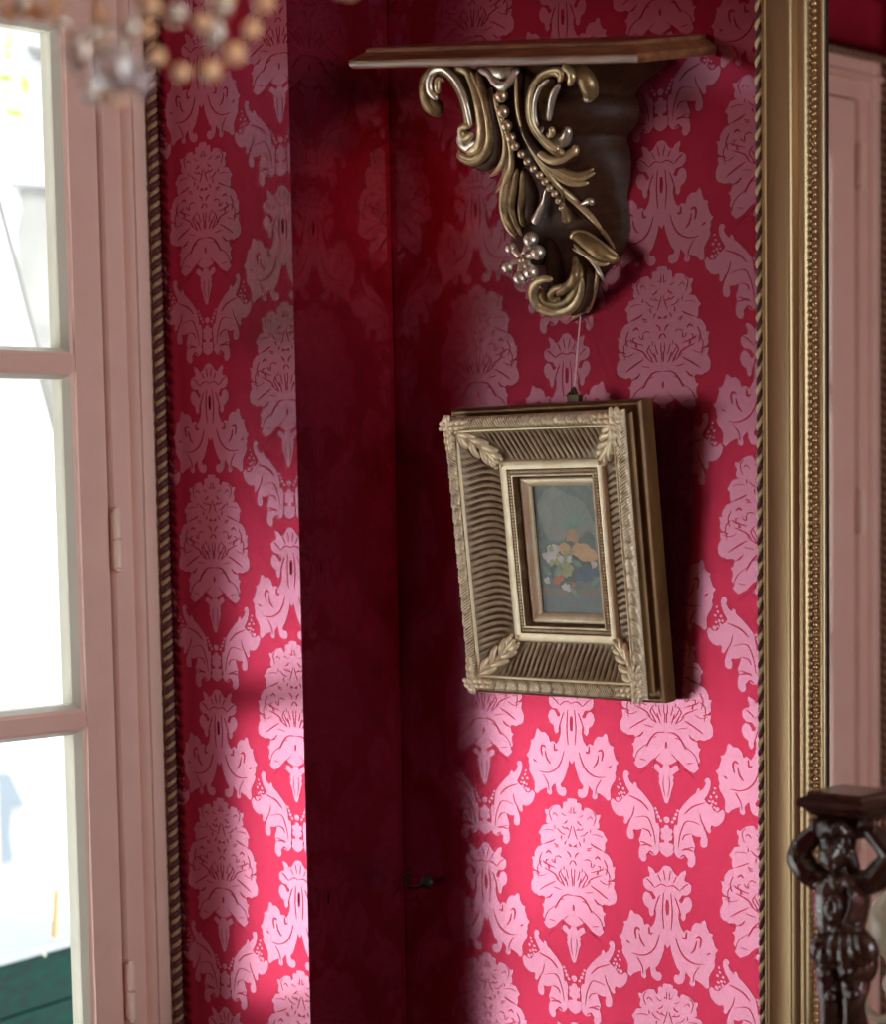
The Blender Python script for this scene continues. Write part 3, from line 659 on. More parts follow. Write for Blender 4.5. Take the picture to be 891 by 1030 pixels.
carve('right_scroll', [
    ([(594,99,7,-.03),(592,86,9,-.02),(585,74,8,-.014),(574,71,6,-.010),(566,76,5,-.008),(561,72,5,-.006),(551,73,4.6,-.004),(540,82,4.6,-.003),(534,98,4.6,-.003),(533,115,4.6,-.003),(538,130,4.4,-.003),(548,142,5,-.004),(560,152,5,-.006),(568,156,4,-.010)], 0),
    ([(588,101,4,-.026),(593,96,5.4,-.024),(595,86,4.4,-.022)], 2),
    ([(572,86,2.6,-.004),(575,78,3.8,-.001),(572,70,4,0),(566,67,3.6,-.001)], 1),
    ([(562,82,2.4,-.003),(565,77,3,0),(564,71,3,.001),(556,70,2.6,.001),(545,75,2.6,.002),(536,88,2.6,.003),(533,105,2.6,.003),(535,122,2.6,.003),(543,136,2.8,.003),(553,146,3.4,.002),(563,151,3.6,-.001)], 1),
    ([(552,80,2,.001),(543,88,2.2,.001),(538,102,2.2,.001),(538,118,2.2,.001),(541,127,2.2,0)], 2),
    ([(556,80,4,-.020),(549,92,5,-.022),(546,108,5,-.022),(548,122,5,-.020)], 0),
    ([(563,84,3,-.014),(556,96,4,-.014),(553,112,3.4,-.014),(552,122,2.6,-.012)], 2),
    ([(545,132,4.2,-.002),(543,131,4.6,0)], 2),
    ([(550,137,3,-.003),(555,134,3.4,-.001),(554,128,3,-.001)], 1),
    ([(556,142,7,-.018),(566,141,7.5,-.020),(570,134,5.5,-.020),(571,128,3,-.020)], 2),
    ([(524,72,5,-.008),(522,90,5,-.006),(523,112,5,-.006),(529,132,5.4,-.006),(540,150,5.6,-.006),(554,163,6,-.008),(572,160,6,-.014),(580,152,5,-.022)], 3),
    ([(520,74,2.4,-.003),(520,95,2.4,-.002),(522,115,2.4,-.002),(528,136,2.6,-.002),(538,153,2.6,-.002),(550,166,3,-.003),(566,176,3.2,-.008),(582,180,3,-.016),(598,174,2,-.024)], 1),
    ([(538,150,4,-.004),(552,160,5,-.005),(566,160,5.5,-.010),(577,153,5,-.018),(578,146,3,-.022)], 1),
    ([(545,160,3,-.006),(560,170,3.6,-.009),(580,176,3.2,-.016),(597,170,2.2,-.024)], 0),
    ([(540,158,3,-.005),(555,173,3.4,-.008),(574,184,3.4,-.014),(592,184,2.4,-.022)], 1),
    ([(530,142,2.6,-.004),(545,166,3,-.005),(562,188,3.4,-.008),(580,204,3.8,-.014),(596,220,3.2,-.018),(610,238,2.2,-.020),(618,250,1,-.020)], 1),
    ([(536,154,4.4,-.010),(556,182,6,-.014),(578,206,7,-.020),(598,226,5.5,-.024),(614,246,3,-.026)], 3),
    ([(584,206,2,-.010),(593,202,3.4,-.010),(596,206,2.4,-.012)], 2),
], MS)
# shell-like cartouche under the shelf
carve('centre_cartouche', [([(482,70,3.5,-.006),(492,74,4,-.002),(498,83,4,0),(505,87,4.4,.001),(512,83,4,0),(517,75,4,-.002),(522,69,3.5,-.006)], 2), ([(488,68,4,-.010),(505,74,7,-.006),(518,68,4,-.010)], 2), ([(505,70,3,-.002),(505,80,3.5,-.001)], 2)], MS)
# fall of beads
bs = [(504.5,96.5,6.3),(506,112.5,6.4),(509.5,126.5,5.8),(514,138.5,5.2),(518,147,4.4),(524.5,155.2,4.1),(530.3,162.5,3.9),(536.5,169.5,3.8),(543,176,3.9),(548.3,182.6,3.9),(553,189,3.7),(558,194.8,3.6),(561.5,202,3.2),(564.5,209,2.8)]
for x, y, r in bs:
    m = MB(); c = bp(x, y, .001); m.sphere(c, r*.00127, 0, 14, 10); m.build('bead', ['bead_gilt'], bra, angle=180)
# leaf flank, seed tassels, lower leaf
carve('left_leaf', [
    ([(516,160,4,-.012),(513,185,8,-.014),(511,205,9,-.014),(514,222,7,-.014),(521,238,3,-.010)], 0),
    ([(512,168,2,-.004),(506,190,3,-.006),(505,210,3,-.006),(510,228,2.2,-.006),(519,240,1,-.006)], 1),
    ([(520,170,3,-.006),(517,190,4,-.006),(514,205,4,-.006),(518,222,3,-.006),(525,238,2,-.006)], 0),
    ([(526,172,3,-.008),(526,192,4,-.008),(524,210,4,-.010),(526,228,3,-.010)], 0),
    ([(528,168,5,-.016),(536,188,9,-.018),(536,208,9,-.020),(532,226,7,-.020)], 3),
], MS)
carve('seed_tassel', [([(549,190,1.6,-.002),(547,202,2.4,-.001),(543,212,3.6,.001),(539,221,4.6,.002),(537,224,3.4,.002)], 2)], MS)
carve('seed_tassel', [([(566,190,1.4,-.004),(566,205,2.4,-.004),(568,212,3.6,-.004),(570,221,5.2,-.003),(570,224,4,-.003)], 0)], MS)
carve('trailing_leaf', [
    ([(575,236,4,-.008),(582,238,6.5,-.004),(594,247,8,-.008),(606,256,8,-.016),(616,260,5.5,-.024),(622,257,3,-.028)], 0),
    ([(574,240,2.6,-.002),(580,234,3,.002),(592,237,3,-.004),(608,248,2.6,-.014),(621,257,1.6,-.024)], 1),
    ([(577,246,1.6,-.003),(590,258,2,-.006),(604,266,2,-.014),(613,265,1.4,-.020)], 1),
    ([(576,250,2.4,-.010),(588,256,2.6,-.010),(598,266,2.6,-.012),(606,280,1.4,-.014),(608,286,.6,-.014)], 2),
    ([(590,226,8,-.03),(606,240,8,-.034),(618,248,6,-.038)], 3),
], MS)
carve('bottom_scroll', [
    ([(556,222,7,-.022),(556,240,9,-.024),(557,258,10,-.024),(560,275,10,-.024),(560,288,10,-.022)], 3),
    ([(578,258,3,-.006),(579,270,4,-.004),(576,283,5,-.002),(567,291,5,-.001),(560,296,4,-.002)], 0),
    ([(572,288,4,-.002),(560,290,3.4,0),(554,296,3.6,.002),(557,302,3.4,.002),(563,300,2.6,.001)], 0),
    ([(556,281,2.6,-.004),(546,281,3.6,-.002),(538,286,4.4,0),(536,296,5,.001),(541,307,5.2,.002),(552,313,5.4,.002),(566,313,5.6,-.002),(578,306,5,-.006),(584,294,4,-.008),(585,280,3,-.010)], 1),
    ([(544,292,5,-.008),(550,302,6,-.006),(562,305,6,-.006),(574,300,5.4,-.008),(582,284,5,-.012),(584,266,4,-.016)], 0),
    ([(574,315,5,-.012),(586,308,6,-.014),(593,292,6,-.016),(594,274,5,-.018),(590,262,4,-.018)], 3),
    ([(572,323,1.2,-.010),(578,318,2.4,-.008),(587,311,2.6,-.010),(592,306,2,-.012)], 1),
    ([(590,314,3,-.016),(596,300,2.4,-.016),(600,282,2,-.016),(600,266,1.4,-.018)], 1),
    ([(578,318,3,-.016),(588,308,5,-.018),(596,294,4,-.020)], 0),
], MS)
# flower: five knobbed petals round a boss
m = MB(); fcx, fcy = 527, 259
for x, y, r in ((514,250,5.0),(534,241,6.5),(541,254,6.2),(534,274,6.2),(523,280,5.8),(511,269,5.4)):
    m.sphere(bp(x, y, .004), r*.00152, 0, 14, 10); m.tube([bp(fcx, fcy+2, -.004), bp((x+fcx)/2, (y+fcy)/2, 0), bp(x, y, .001)], [.006, .0055, .0066], 0, 10)
m.sphere(bp(525, 262, .004), .0045, 1, 12, 8); m.tube([bp(548, 258, -.02), bp(537, 258, -.012), bp(526, 261, 0)], [.011, .0105, .006], 2, 12)
m.build('flower', ['silver', 'bead_gilt', 'wood'], bra, angle=180)

# ------------------------------------------------------------------ wall mirror
MY0, MY1, MZ0, MZ1 = -.627, -1.75, .55, 2.92
mir = thing('wall_mirror', 'tall gilt-framed mirror with a beaded inner edge on the damask wall', 'mirror', (0, (MY0+MY1)/2, MZ0))
def mirror_frame(name, prof, mats):
    m = MB(); rows = []
    for (ey, ez) in ((0, 0), (0, 1), (1, 1), (1, 0)):
        r = []
        for i, h in prof:
            y = (MY0-i) if ey == 0 else (MY1+i); z = (MZ0+i) if ez == 0 else (MZ1-i)
            r.append(Vector((-h, y, z)))
        rows.append(r)
    m.grid(rows, 0, closed_u=True); return m.build(name, mats, mir, angle=32, recalc=True)
def arc(x0, h0, x1, h1, bulge, n=8):
    r = []
    for i in range(n+1):
        t = i/n; dx, dy = x1-x0, h1-h0; l = math.hypot(dx, dy)
        r.append((x0+dx*t-dy/l*bulge*sin(pi*t), h0+dy*t+dx/l*bulge*sin(pi*t)))
    return r
mp = P_([(0, 0), (0, 28)] + arc(0, 28, 4.5, 30, 2.2, 6) + [(5, 27.5)] + arc(5, 27.5, 28.5, 23, -1.5, 8) + arc(29.5, 24.5, 35.5, 21.5, 2.0, 7) + [(36, 19.5), (42.5, 16.5)] + arc(43.5, 18.5, 53, 14, 3.0, 9) + [(53.5, 11.5), (54.5, 10), (65.5, 9)] + arc(66.5, 10.5, 71, 8.5, 1.3, 4) + [(72, 6)])
mirror_frame('frame', mp, ['mirror_gold'])
mirror_frame('rebate', P_([(71, 8.5), (72, 6.5), (75, 5.5)]), ['mirror_dark'])
m = MB(); g = .0722; m.add([Vector((-.0055, MY0-g, MZ0+g)), Vector((-.0055, MY1+g, MZ0+g)), Vector((-.0055, MY1+g, MZ1-g)), Vector((-.0055, MY0-g, MZ1-g))], [(0, 1, 2, 3)]); m.build('mirror_glass', ['mirror'], mir, smooth=False, recalc=False)
m = MB(); n = int((MZ1-MZ0-.13)/.0081)
for i in range(n): m.sphere((-.0115, MY0-.060, MZ0+.065+i*.0081), .0030, 0, 8, 6)
m.build('beading', ['mirror_bead'], mir, angle=180)
m = MB()
for i in range(n): m.sphere((-.0115, MY1+.060, MZ0+.065+i*.0081), .0028, 0, 6, 4)
m.build('beading', ['mirror_bead'], mir, angle=180)
rope('rope_edging', (-.027, MY0+.005, MZ0), (-.027, MY0+.005, MZ1), .0046, .0205, ['rope_cream', 'rope_red'], mir, .60)

# ------------------------------------------------------------------ latch hook near the corner
lk = thing('latch_hook', 'small dark iron latch hook on the dark red wall near the corner', 'hook', onx(420, 888, 0))
m = MB(); q = lambda x, y, d: onx(x, y, -d)
m.tube([q(*p) for p in cr([(412,878,.010),(407,882,.012),(407,889,.012),(412,892,.012),(420,892,.012),(428,888,.012)], 5)], .0022, 0, 8); m.build('hook', ['iron'], lk)
m = MB(); m.sphere(q(429, 887, .010), (.007, .010, .009), 0, 12, 8); m.tube([q(429, 887, .012), q(429, 887, 0)], [.004, .006], 0, 10); m.build('knob', ['iron'], lk)

# ------------------------------------------------------------------ carved figure carrying a capital, on a cabinet under the mirror
SX = -.335
def sp(px, py, dx=0.): return onx(px, py, SX+dx)
cab_top = .925
cc = sp(846, 870); CX, CY = SX+.012, cc.y-.004
fig = thing('carved_figure', 'dark carved wooden figure with raised arms carrying a square capital in front of the mirror', 'carved figure', (CX, CY, cab_top))
# capital: stacked square mouldings; the near corner points at the camera
tl, tc = sp(812, 800, -.014), sp(866, 801, -.014)
hw = (tl.y-tc.y)/2; cyc = (tl.y+tc.y)/2; ztop = sp(866, 801, -.014).z; CX = SX-.014+hw
m = MB(); prof = [(.000, 0), (.000, -.003), (.001, -.0045), (.004, -.006), (.0075, -.008), (.0085, -.011), (.0075, -.014), (.003, -.0165), (.001, -.018), (.000, -.021), (-.003, -.0225), (-.008, -.027), (-.0125, -.033), (-.0145, -.036), (-.0145, -.045), (-.018, -.047)]
rows = [[Vector((CX+sx*(hw+o_), cyc+sy*(hw+o_), ztop+h)) for sx, sy in ((-1, -1), (-1, 1), (1, 1), (1, -1))] for o_, h in prof]
m.grid(rows, 0, closed_v=True); m.f.append((0, 1, 2, 3)); m.m.append(0); k = len(prof); m.f.append(tuple((k-1)*4+j for j in (3, 2, 1, 0))); m.m.append(0)
m.build('capital', ['ebony'], fig, angle=30, recalc=True)
# body: overlapping masses fused into one carved surface; guide points give side, height; dx is depth from the mirror side
m = MB()
def ell(px, py, r, dx=0., rot=None): m.sphere(sp(px, py, dx), r, 0, 14, 10, rot)
def limb(pts, k=12): c = cr([tuple(sp(p[0], p[1], p[3] if len(p) > 3 else 0))+(p[2],) for p in pts], 5); m.tube([p[:3] for p in c], [p[3] for p in c], 0, k)
# head: skull, jaw, brow, nose, lips, chin, ear, cap
ell(843, 846, (.0205, .0175, .0235), .004); ell(839, 858, (.0165, .0145, .0185), -.004)
ell(836.5, 851, (.004, .008, .0032), -.019)
m.tube([sp(835.8, 848, -.018), sp(834.8, 854, -.0235), sp(834.2, 858, -.0265), sp(835, 859.5, -.020)], [.0028, .0034, .0042, .0025], 0, 8)
ell(835.2, 864, (.0045, .0062, .0018), -.018); ell(835.6, 866.6, (.0045, .0055, .0020), -.0175); ell(836.4, 871.5, (.006, .0065, .0048), -.015)
ell(833.6, 853, (.003, .0034, .0022), -.0165); ell(840.2, 853, (.003, .0036, .0022), -.0185)
ell(838, 860, (.006, .0055, .006), -.014); ell(850, 857, (.005, .003, .0065), -.002)
for a in range(10):
    t = a/9; ell(lerp(829, 857, t), 838-5*sin(pi*t)+2*sin(a*2.), (.010, .0058, .0065), lerp(-.006, -.002, t)-.010*sin(pi*t))
ell(843, 832, (.021, .019, .012), .002)
for a in range(7): ell(lerp(851, 859, a/6), lerp(842, 872, a/6), (.008, .0055, .0055), .006)
limb([(845, 868, .011, .004), (846, 882, .0125, .004)])
# trunk
limb([(848, 884, .021, .004), (848, 896, .0275, 0), (847, 912, .0275, -.002), (846, 926, .0255, -.002), (846, 936, .0235, 0), (848, 946, .029, 0), (849, 958, .032, .002), (850, 968, .031, .003)], 16)
ell(833, 893, (.016, .013, .013), -.004); ell(864, 892, (.016, .014, .014), 0)
# collar, slashed opening and buttons down the doublet, belt, skirt flaps
limb([(836, 880, .004, -.018), (840, 888, .0045, -.026), (842, 895, .004, -.029)]); limb([(853, 880, .004, -.016), (847, 888, .0045, -.026), (842, 896, .004, -.029)])
for q in (-1, 1): limb([(839+q*1, 902, .0022, -.0275), (838+q*4.2, 911, .0026, -.0285), (838+q*4.2, 917, .0026, -.028), (839+q*1, 926, .002, -.0265)])
for y in (906, 912, 918, 923): ell(838.5, y, .0032, -.0275)
limb([(852, 890, .003, -.022), (857, 902, .0034, -.024), (855, 916, .0028, -.024), (849, 928, .002, -.024)])
limb([(827, 932, .004, -.008), (836, 934, .0046, -.022), (848, 935, .0046, -.025), (862, 935, .0045, -.018), (868, 933, .004, -.004)])
for a, b in (((829, 940), (824, 962)), ((835, 942), (831, 970)), ((842, 942), (842, 968)), ((851, 942), (855, 974)), ((860, 941), (868, 970)), ((866, 939), (876, 964))):
    limb([(a[0], a[1], .0075, -.018), ((a[0]+b[0])/2, (a[1]+b[1])/2, .0115, -.022), (b[0], b[1], .0095, -.018)])
for x0, y0 in ((829, 962), (850, 960)):
    for y in range(4): ell(x0+(y % 2)*2.4, y0+y*6, .0048, -.026)
    ell(x0+6, y0+12, (.016, .013, .018), -.012)
ell(868, 970, (.018, .015, .020), 0)
# legs, calf and shoe
limb([(837, 975, .0165, -.004), (836, 992, .0150, -.006), (836.5, 1008, .0122, -.008), (837, 1018, .0118, -.006), (838, 1036, .0138, .002), (839, 1062, .0105, .004), (839, 1092, .0082, .002), (838, 1110, .0088, 0)])
limb([(860, 975, .0170, 0), (860, 992, .0150, -.004), (859, 1003, .0125, -.008), (859, 1014, .0115, -.006), (860, 1034, .0135, .004), (860, 1062, .0105, .006), (860, 1092, .0082, .004), (859, 1110, .0088, .002)])
for x in (836.5, 859): ell(x, 1003 if x < 840 else 1000, .0062, -.019)
for x in (838, 859): limb([(x+1, 1114, .0095, .004), (x-2, 1118, .0100, -.016), (x-4, 1121, .0075, -.034)])
# arms: shoulder, elbow out to the side, fist under the capital
limb([(834, 888, .0125, -.002), (824, 884, .0130, -.004), (812, 874, .0140, -.006), (804, 866, .0128, -.006), (803, 859, .0118, -.006), (809, 850, .0122, -.004), (818, 841, .0100, -.002), (823, 834, .0085, 0)])
limb([(864, 888, .0130, 0), (876, 886, .0135, 0), (888, 876, .0140, 0), (896, 866, .0130, 0), (896, 858, .0120, 0), (889, 849, .0115, 0), (880, 840, .0098, 0), (875, 833, .0085, 0)])
for x, y, s in ((824, 832, 1), (874, 831, -1)):
    ell(x, y, (.0095, .0080, .0085), 0)
    for f in range(4): limb([(x-5+f*3.1, y+2, .0030, -.008), (x-5+f*3.1, y-3, .0032, -.011), (x-4.5+f*3.0, y-7.5, .0028, -.006)], 7)
    limb([(x+s*6, y+4, .0032, -.006), (x+s*8, y-1, .0032, -.009), (x+s*6, y-5, .0026, -.008)], 7)
for x, y in ((811, 869), (818, 876), (805, 861)): ell(x, y, (.0135, .0105, .0105), -.006)
fb_ = m.build('figure', ['ebony'], fig, angle=180)
rm = fb_.modifiers.new('carve', 'REMESH'); rm.mode = 'VOXEL'; rm.voxel_size = .0012; rm.use_smooth_shade = True
sm_ = fb_.modifiers.new('soften', 'SMOOTH'); sm_.factor = .4; sm_.iterations = 2
ft = sp(848, 1121).z-.012
m = MB(); prof = [(.042, cab_top), (.042, cab_top+.012), (.038, cab_top+.016), (.036, ft)]
rows = [[Vector((CX+sx*o_, cyc+sy*o_, h)) for sx, sy in ((-1, -1), (-1, 1), (1, 1), (1, -1))] for o_, h in prof]
m.grid(rows, 0, closed_v=True); m.f.append((0, 1, 2, 3)); m.m.append(0); m.f.append((15, 14, 13, 12)); m.m.append(0)
m.build('plinth', ['ebony'], fig, angle=30, recalc=True)
# cabinet that carries it, below the edge of the view
cb = thing('cabinet', 'dark wooden cabinet standing under the gilt mirror', 'cabinet', (-.27, -1.15, 0))
m = MB(); m.box((-.44, -1.62, .06), (-.06, -.80, cab_top-.03)); m.box((-.455, -1.635, cab_top-.03), (-.055, -.785, cab_top)); m.box((-.43, -1.6, 0), (-.07, -.82, .06)); m.build('carcass', ['ebony'], cb, smooth=False)
for a, b in ((-1.21, -.82), (-1.60, -1.21)):
    m = MB(); m.box((-.452, a+.01, .10), (-.438, b-.01, cab_top-.06)); m.box((-.458, a+.06, .16), (-.450, b-.06, cab_top-.12)); d_ = m.build('door', ['ebony'], cb, smooth=False)
    m = MB(); m.sphere((-.462, (b-.04) if b < -1 else (a+.04), .5), .012, 0, 10, 8); m.build('knob', ['brass'], d_)
# cream ewer half out of the view
ew = thing('ewer', 'cream glazed ewer with a curled handle at the right edge beside the carved figure', 'ewer', (SX+.1, sp(905, 930, .1).y, cab_top))
ec = sp(905, 930, .1); m = MB(); pr = [(.030, cab_top), (.032, cab_top+.006), (.018, cab_top+.02), (.012, cab_top+.06), (.012, ec.z-.075), (.018, ec.z-.062), (.016, ec.z-.055), (.010, ec.z-.046), (.016, ec.z-.036), (.027, ec.z-.022), (.0325, ec.z-.004), (.031, ec.z+.012), (.024, ec.z+.026), (.013, ec.z+.036), (.010, ec.z+.05), (.013, ec.z+.062), (.0125, ec.z+.063), (.008, ec.z+.05)]
m.grid([[Vector((ec.x+r*cos(2*pi*j/28), ec.y+r*sin(2*pi*j/28), z)) for j in range(28)] for r, z in pr], 0, closed_v=True); m.build('body', ['cream'], ew, angle=180, recalc=True)
m = MB(); c = cr([tuple(sp(*p, .1)) for p in ((893, 1026), (884, 1025), (875, 1018), (868, 1006), (866, 994), (867.5, 986))], 6)
m.tube(c, [lerp(.0052, .0026, i/(len(c)-1)) for i in range(len(c))], 0, 10); m.build('handle', ['cream'], ew, angle=180)

# ------------------------------------------------------------------ chandelier hanging near the camera
hub = far(140, -190, 1.36)
ch = thing('chandelier', 'crystal and amber bead chandelier hanging close by in front of the window', 'chandelier', hub)
m = MB(); m.tube([hub+Vector((0, 0, -.06)), hub+Vector((0, 0, -.04)), hub, hub+Vector((0, 0, .05)), hub+Vector((0, 0, .12)), Vector((hub.x, hub.y, ZC-.03)), Vector((hub.x, hub.y, ZC-.028)), Vector((hub.x, hub.y, ZC))], [.004, .016, .024, .012, .006, .006, .05, .055], 0, 14)
m.build('stem', ['brass'], ch, angle=60)
tips = []
for i in range(6):
    a = i*pi/3+.35; dv = Vector((cos(a), sin(a), 0)); m = MB()
    c = cr([tuple(hub+dv*r+Vector((0, 0, z))) for r, z in ((.012, 0), (.05, -.035), (.10, -.04), (.15, -.01), (.17, .03), (.17, .05))], 5)
    m.tube(c, .005, 0, 8); e = hub+dv*.17+Vector((0, 0, .05)); m.tube([e, e+Vector((0, 0, .006)), e+Vector((0, 0, .010))], [.006, .026, .030], 0, 14); m.tube([e, e+Vector((0, 0, .06))], .009, 0, 10)
    ao = m.build('arm', ['brass'], ch, angle=60)
    b = MB(); b.tube([e+Vector((0, 0, z)) for z in (.06, .07, .085, .105, .115)], [.006, .012, .014, .007, .001], 0, 12); b.build('bulb', ['bulb'], ao, angle=180)
    tips.append(e)
    ld = bpy.data.lights.new('bulb_light', 'POINT'); ld.energy = .28; ld.color = (1, .68, .40); ld.shadow_soft_size = .02
    lo = bpy.data.objects.new('bulb_light', ld); COL.objects.link(lo); lo.parent = ch; lo.location = e+Vector((0, 0, .14))-hub
def swag(pix, t0, t1, r, mats, n=None, sz=None):
    c = cr([(x, y) for x, y in pix], 24); L = [0]
    for a, b in zip(c, c[1:]): L.append(L[-1]+math.hypot(b[0]-a[0], b[1]-a[1]))
    step = 2*r*1.35*F/((t0+t1)/2); k = max(2, int(L[-1]/step)); P = []
    for i in range(k+1):
        s = L[-1]*i/k; j = max(0, min(len(L)-2, next((q for q in range(len(L)-1) if L[q+1] >= s), len(L)-2)))
        u = (s-L[j])/max(1e-6, L[j+1]-L[j]); P.append(far(lerp(c[j][0], c[j+1][0], u), lerp(c[j][1], c[j+1][1], u), lerp(t0, t1, i/k)))
    m = MB(); m.tube(P, .0005, 0, 5); w = m.build('bead_string', ['brass'], ch)
    for i, p in enumerate(P):
        m = MB(); rr = r*(.85+.3*random.random()); m.sphere(p, rr, 0, 12, 8); m.build('bead', [mats[i % len(mats)]], w, angle=180)
swag([(278, -25), (262, 10), (250, 35), (233, 57), (212, 71), (190, 74), (168, 66), (152, 48), (146, 25), (142, -5), (140, -30)], 1.36, 1.30, .0058, ['amber'])
swag([(228, -20), (222, 14), (208, 24), (186, 14), (165, 16), (150, 4), (140, -20)], 1.30, 1.26, .0058, ['amber', 'smoke'])
swag([(150, 4), (138, 24), (124, 32), (108, 26), (96, 10), (86, -12)], 1.27, 1.31, .0060, ['amber', 'smoke', 'amber'])
swag([(96, -10), (98, 20), (90, 38), (78, 46), (66, 34), (58, 10), (54, -20)], 1.33, 1.36, .0046, ['smoke', 'amber'])
swag([(58, -20), (52, 8), (46, 26), (36, 18), (28, 0), (24, -20)], 1.33, 1.36, .0058, ['amber'])
swag([(28, -20), (20, 10), (15, 22), (6, 12), (-6, -10)], 1.36, 1.36, .0058, ['amber', 'smoke'])
swag([(330, -40), (338, -22), (345, 2), (354, -18), (360, -40)], 1.30, 1.30, .0054, ['amber'])
swag([(108, 30), (104, 48), (106, 62)], 1.28, 1.28, .0036, ['smoke'])
def drop(px, py, t, r, mt, name, sz=1.25):
    m = MB(); c = far(px, py, t); nu = 10
    rows = [[c+Vector((rr*r*cos(2*pi*(j+.5*(i % 2))/nu), rr*r*sin(2*pi*(j+.5*(i % 2))/nu), z*r*sz)) for j in range(nu)] for i, (z, rr) in enumerate(((1., .12), (.8, .55), (.4, .9), (0, 1.), (-.4, .9), (-.8, .55), (-1., .12)))]
    m.grid(rows, 0, closed_v=True); m.f.append(tuple(range(nu))); m.m.append(0); m.f.append(tuple(6*nu+j for j in range(nu-1, -1, -1))); m.m.append(0)
    m.build(name, [mt], ch, smooth=False, recalc=True)
drop(118, 70, 1.25, .0145, 'crystal', 'crystal_ball', 1.0); drop(140, 82, 1.24, .0075, 'crystal', 'crystal_drop'); drop(113, 101, 1.26, .0098, 'amber', 'amber_drop', .6)
drop(90, 92, 1.3, .006, 'smoke', 'glass_drop'); drop(78, 52, 1.3, .0075, 'smoke', 'glass_drop', 1.7); drop(222, -2, 1.3, .0085, 'amber', 'amber_drop', .7); drop(216, 34, 1.31, .006, 'smoke', 'glass_drop', 1.7)

# ------------------------------------------------------------------ the yard outside the window
YW = 3.4
m = MB(); m.box((-30, YO, -.25), (6, 12, -.05)); struct(m.build('yard_ground', ['pave'], smooth=False), 'pale paved yard outside the window', 'ground')
m = MB(); m.box((-.55, YW+.3, -.05), (6, YW+.6, 6))
f_ = [ony(x, y, YW+.295) for x, y in [(20, 190), (22, 210), (17, 230), (18, 250), (21, 275), (27, 300), (33, 325), (38, 350), (44, 362), (66, 362), (66, 190)]]
m.add(f_, [tuple(range(len(f_)))], 1)     # grey stone pier edge, drawn as a flat patch
m.box((-26, YW+2.2, -.05), (-.72, YW+2.5, 1.12), 2); struct(m.build('yard_wall', ['white_render', 'pier_patch', 'low_bounce_wall'], smooth=False), 'white rendered wall across the yard, plus an added unseen low wall', 'wall')  # low wall added out of view as a bright reflector
YF2 = YW+.3
m = MB(); m.box((-4.6, YO, 2.46), (-.6, 2.25, 2.62)); m.box((-4.6, YO, 2.62), (-.6, 2.25, 2.64)); struct(m.build('shade_slab', ['grey_render'], smooth=False), 'grey balcony slab added out of view above the window', 'light_blocker')  # slab added out of view to keep sky light off the upper wall
a, b = ony(8, 20, YF2-.03), ony(70, 190, YF2-.03)
sg = thing('hanging_board', 'large white board hanging outside behind the upper window pane', 'panel', (a.x, YF2-.02, b.z))
m = MB(); m.box((a.x, YF2-.03, b.z), (b.x+.3, YF2, a.z+.2)); m.build('board', ['canvas_white'], sg, smooth=False)
q = [ony(33, 57, YF2-.05), ony(41, 51, YF2-.08), ony(50, 58, YF2-.05)]
m = MB(); m.tube([q[0], q[1], q[2]], [.006, .03, .02], 0, 8, .5); m.tube([q[1], q[1]+Vector((0, .06, .02))], .01, 0, 8); m.build('bracket_lamp', ['grey_render'], sg)
def pole(name, p, q_, r, mt, label, cat):
    m = MB(); m.tube([p, lerp(p, q_, .5), q_], r, 0, 10); o = m.build(name, [mt], None, loc=q_, angle=60); return tag(o, label, cat)
p_, q_ = ony(-8, 175, 1.7), ony(58, 425, 1.7); d_ = (q_-p_); e_ = p_+d_*((p_.z+.05)/-d_.z)
m = MB(); m.tube([p_, p_+d_*.68, p_+d_*.72, e_], [.005, .005, .016, .016], 0, 10)
tag(m.build('leaning_pole', ['grey_render'], None, loc=e_, angle=60), 'grey slanting pole leaning outside across the upper and middle panes', 'pole')
pole('stick', ony(57, 895, 1.5), ony(55, 942, 1.5), .0065, 'stick', 'short bare wooden stick standing outside above the green box', 'stick')
a, b = ony(-60, 985, 1.35), ony(88, 950, 1.6)
gb = thing('green_box', 'green painted wooden box outside below the window pane', 'planter box', ((a.x+b.x)/2-.1, 1.6, -.05))
p0, p1 = ony(-70, 990, 1.35), ony(120, 937, 1.6); p0.z -= .0
zt_ = (p0.z+p1.z)/2
m = MB(); d = Vector((p1.x-p0.x, p1.y-p0.y, 0)).normalized(); nn = Vector((-d.y, d.x, 0)); zs = [p0.z, p1.z]
def boxq(A, B, z0a, z1a, z0b, z1b, th, mi):
    vs = [Vector((A.x, A.y, z0a)), Vector((B.x, B.y, z0b)), Vector((B.x, B.y, z1b)), Vector((A.x, A.y, z1a))]; m.add(vs+[v+nn*th for v in vs], [(0, 1, 2, 3), (7, 6, 5, 4), (0, 4, 5, 1), (1, 5, 6, 2), (2, 6, 7, 3), (3, 7, 4, 0)], mi)
for k in range(6):
    za, zb_ = p0.z-k*.11, p1.z-k*.11; boxq(p0, p1, za-.105, za, zb_-.105, zb_, .32, 0)
boxq(p0-nn*.012, p1-nn*.012, -.05, p0.z-.66, -.05, p1.z-.66, .34, 0)
m.build('box', ['green_box'], gb, angle=20, recalc=True)
m = MB(); boxq(p0-nn*.01+Vector((0, 0, 0)), p1-nn*.01, p0.z, p0.z+.016, p1.z, p1.z+.016, .36, 0); m.build('lid', ['canvas_white'], gb, smooth=False, recalc=True)
hk = ony(40, 961, 1.5); m = MB(); m.sphere(hk, (.014, .010, .008), 0, 10, 8); m.build('latch', ['putty'], gb)
m = MB()  # leaf screen added out of view to dim the upper reflections
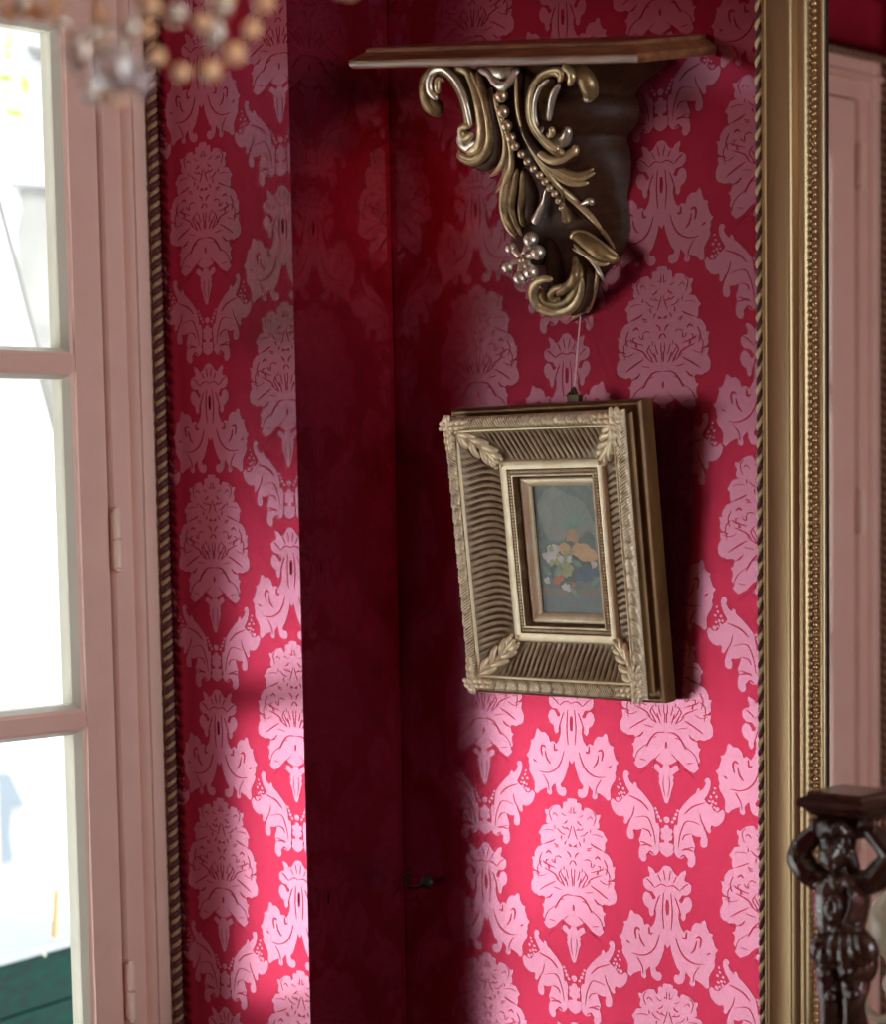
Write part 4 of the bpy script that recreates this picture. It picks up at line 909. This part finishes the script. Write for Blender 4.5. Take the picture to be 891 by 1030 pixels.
for i in range(4500):
    c = Vector((random.uniform(-24, -.7), random.uniform(6.15, 6.7), random.uniform(-.05, 3.9))); a = random.random()*6; b_ = random.uniform(-1, 1); r = random.uniform(.14, .24)
    d1 = Vector((cos(a), b_*.6, sin(a)))*r; d2 = Vector((-sin(a)*.6, b_, cos(a)*.6))*r*.6
    m.add([c-d1, c+d2, c+d1, c-d2], [(0, 1, 2, 3)])
m.box((-26, 6.40, -.05), (-.7, 6.7, 3.7))
tag(m.build('shade_hedge', ['shade_hedge'], None, loc=(-4.8, 6.3, -.05), smooth=False), 'added unseen tall dark green hedge behind the low white yard wall', 'shade_hedge')
# pale things leaning against the far wall
m = MB(); pts = [(-20, 780), (10, 778), (18, 795), (26, 810), (12, 812), (10, 840), (14, 866), (-20, 872)]
f = [ony(x, y, YF2-.02) for x, y in pts]; bk = [p+Vector((0, .02, 0)) for p in f]; n = len(f); m.add(f+bk, [tuple(range(n)), tuple(range(2*n-1, n-1, -1))]+[(i, n+i, n+(i+1) % n, (i+1) % n) for i in range(n)])
tag(m.build('hanging_banner', ['pale_blue'], None, loc=f[0], smooth=False, recalc=True), 'pale blue-grey ragged banner hanging on the wall outside behind the lower pane', 'banner')
# lime foliage at the far left
m = MB()
for i in range(90):
    c = ony(random.uniform(-60, 5), random.uniform(20, 118), 3.0); c.y += random.uniform(-.15, .3); a = random.random()*6; r = .035
    d1 = Vector((cos(a), .3*sin(a*3), sin(a)))*r; d2 = Vector((-sin(a)*.5, .6, cos(a)*.5))*r*.5
    m.add([c-d1, c+d2, c+d1, c-d2], [(0, 1, 2, 3)])
tr = thing('shrub', 'lime green shrub outside at the left edge of the upper pane', 'shrub', (ony(-30, 100, 3.0).x, 3.05, -.05))
m.build('foliage', ['leaf'], tr, smooth=False)
m = MB(); s0 = Vector((ony(-30, 100, 3.0).x, 3.05, -.05)); m.tube([s0, s0+Vector((.02, 0, 1.2)), Vector((s0.x, s0.y, ony(-30, 70, 3.0).z))], [.03, .022, .012], 0, 8); m.build('stem', ['stick'], tr)

# ------------------------------------------------------------------ daylight
w = bpy.data.worlds.new('sky'); SC.world = w; w.use_nodes = True; nt = w.node_tree; nt.nodes.clear()
out = nt.nodes.new('ShaderNodeOutputWorld'); bg = nt.nodes.new('ShaderNodeBackground'); nt.links.new(bg.outputs[0], out.inputs[0])
bg.inputs[0].default_value = (.93, .97, 1.0, 1); bg.inputs[1].default_value = 7.5
sd = bpy.data.lights.new('sun', 'SUN'); sd.energy = 9.5; sd.angle = .02; sd.color = (1, .98, .96)
so = bpy.data.objects.new('sun', sd); COL.objects.link(so); so.rotation_euler = Vector((.62, .45, -.64)).to_track_quat('-Z', 'Y').to_euler()
def portal(name, loc, sx, sy, direction):
    ld = bpy.data.lights.new(name, 'AREA'); ld.shape = 'RECTANGLE'; ld.size = sx; ld.size_y = sy; ld.cycles.is_portal = True
    o = bpy.data.objects.new(name, ld); COL.objects.link(o); o.location = loc; o.rotation_euler = Vector(direction).to_track_quat('-Z', 'Z').to_euler(); return o
portal('window_portal', ((XJ+XJ2)/2, YO+.01, (ZB+ZT)/2), XJ-XJ2, ZT-ZB, (0, -1, 0))
portal('fill_window_portal', ((wx0+wx1)/2, YB-.21, (wz0+wz1)/2), wx1-wx0, wz1-wz0, (0, 1, 0))
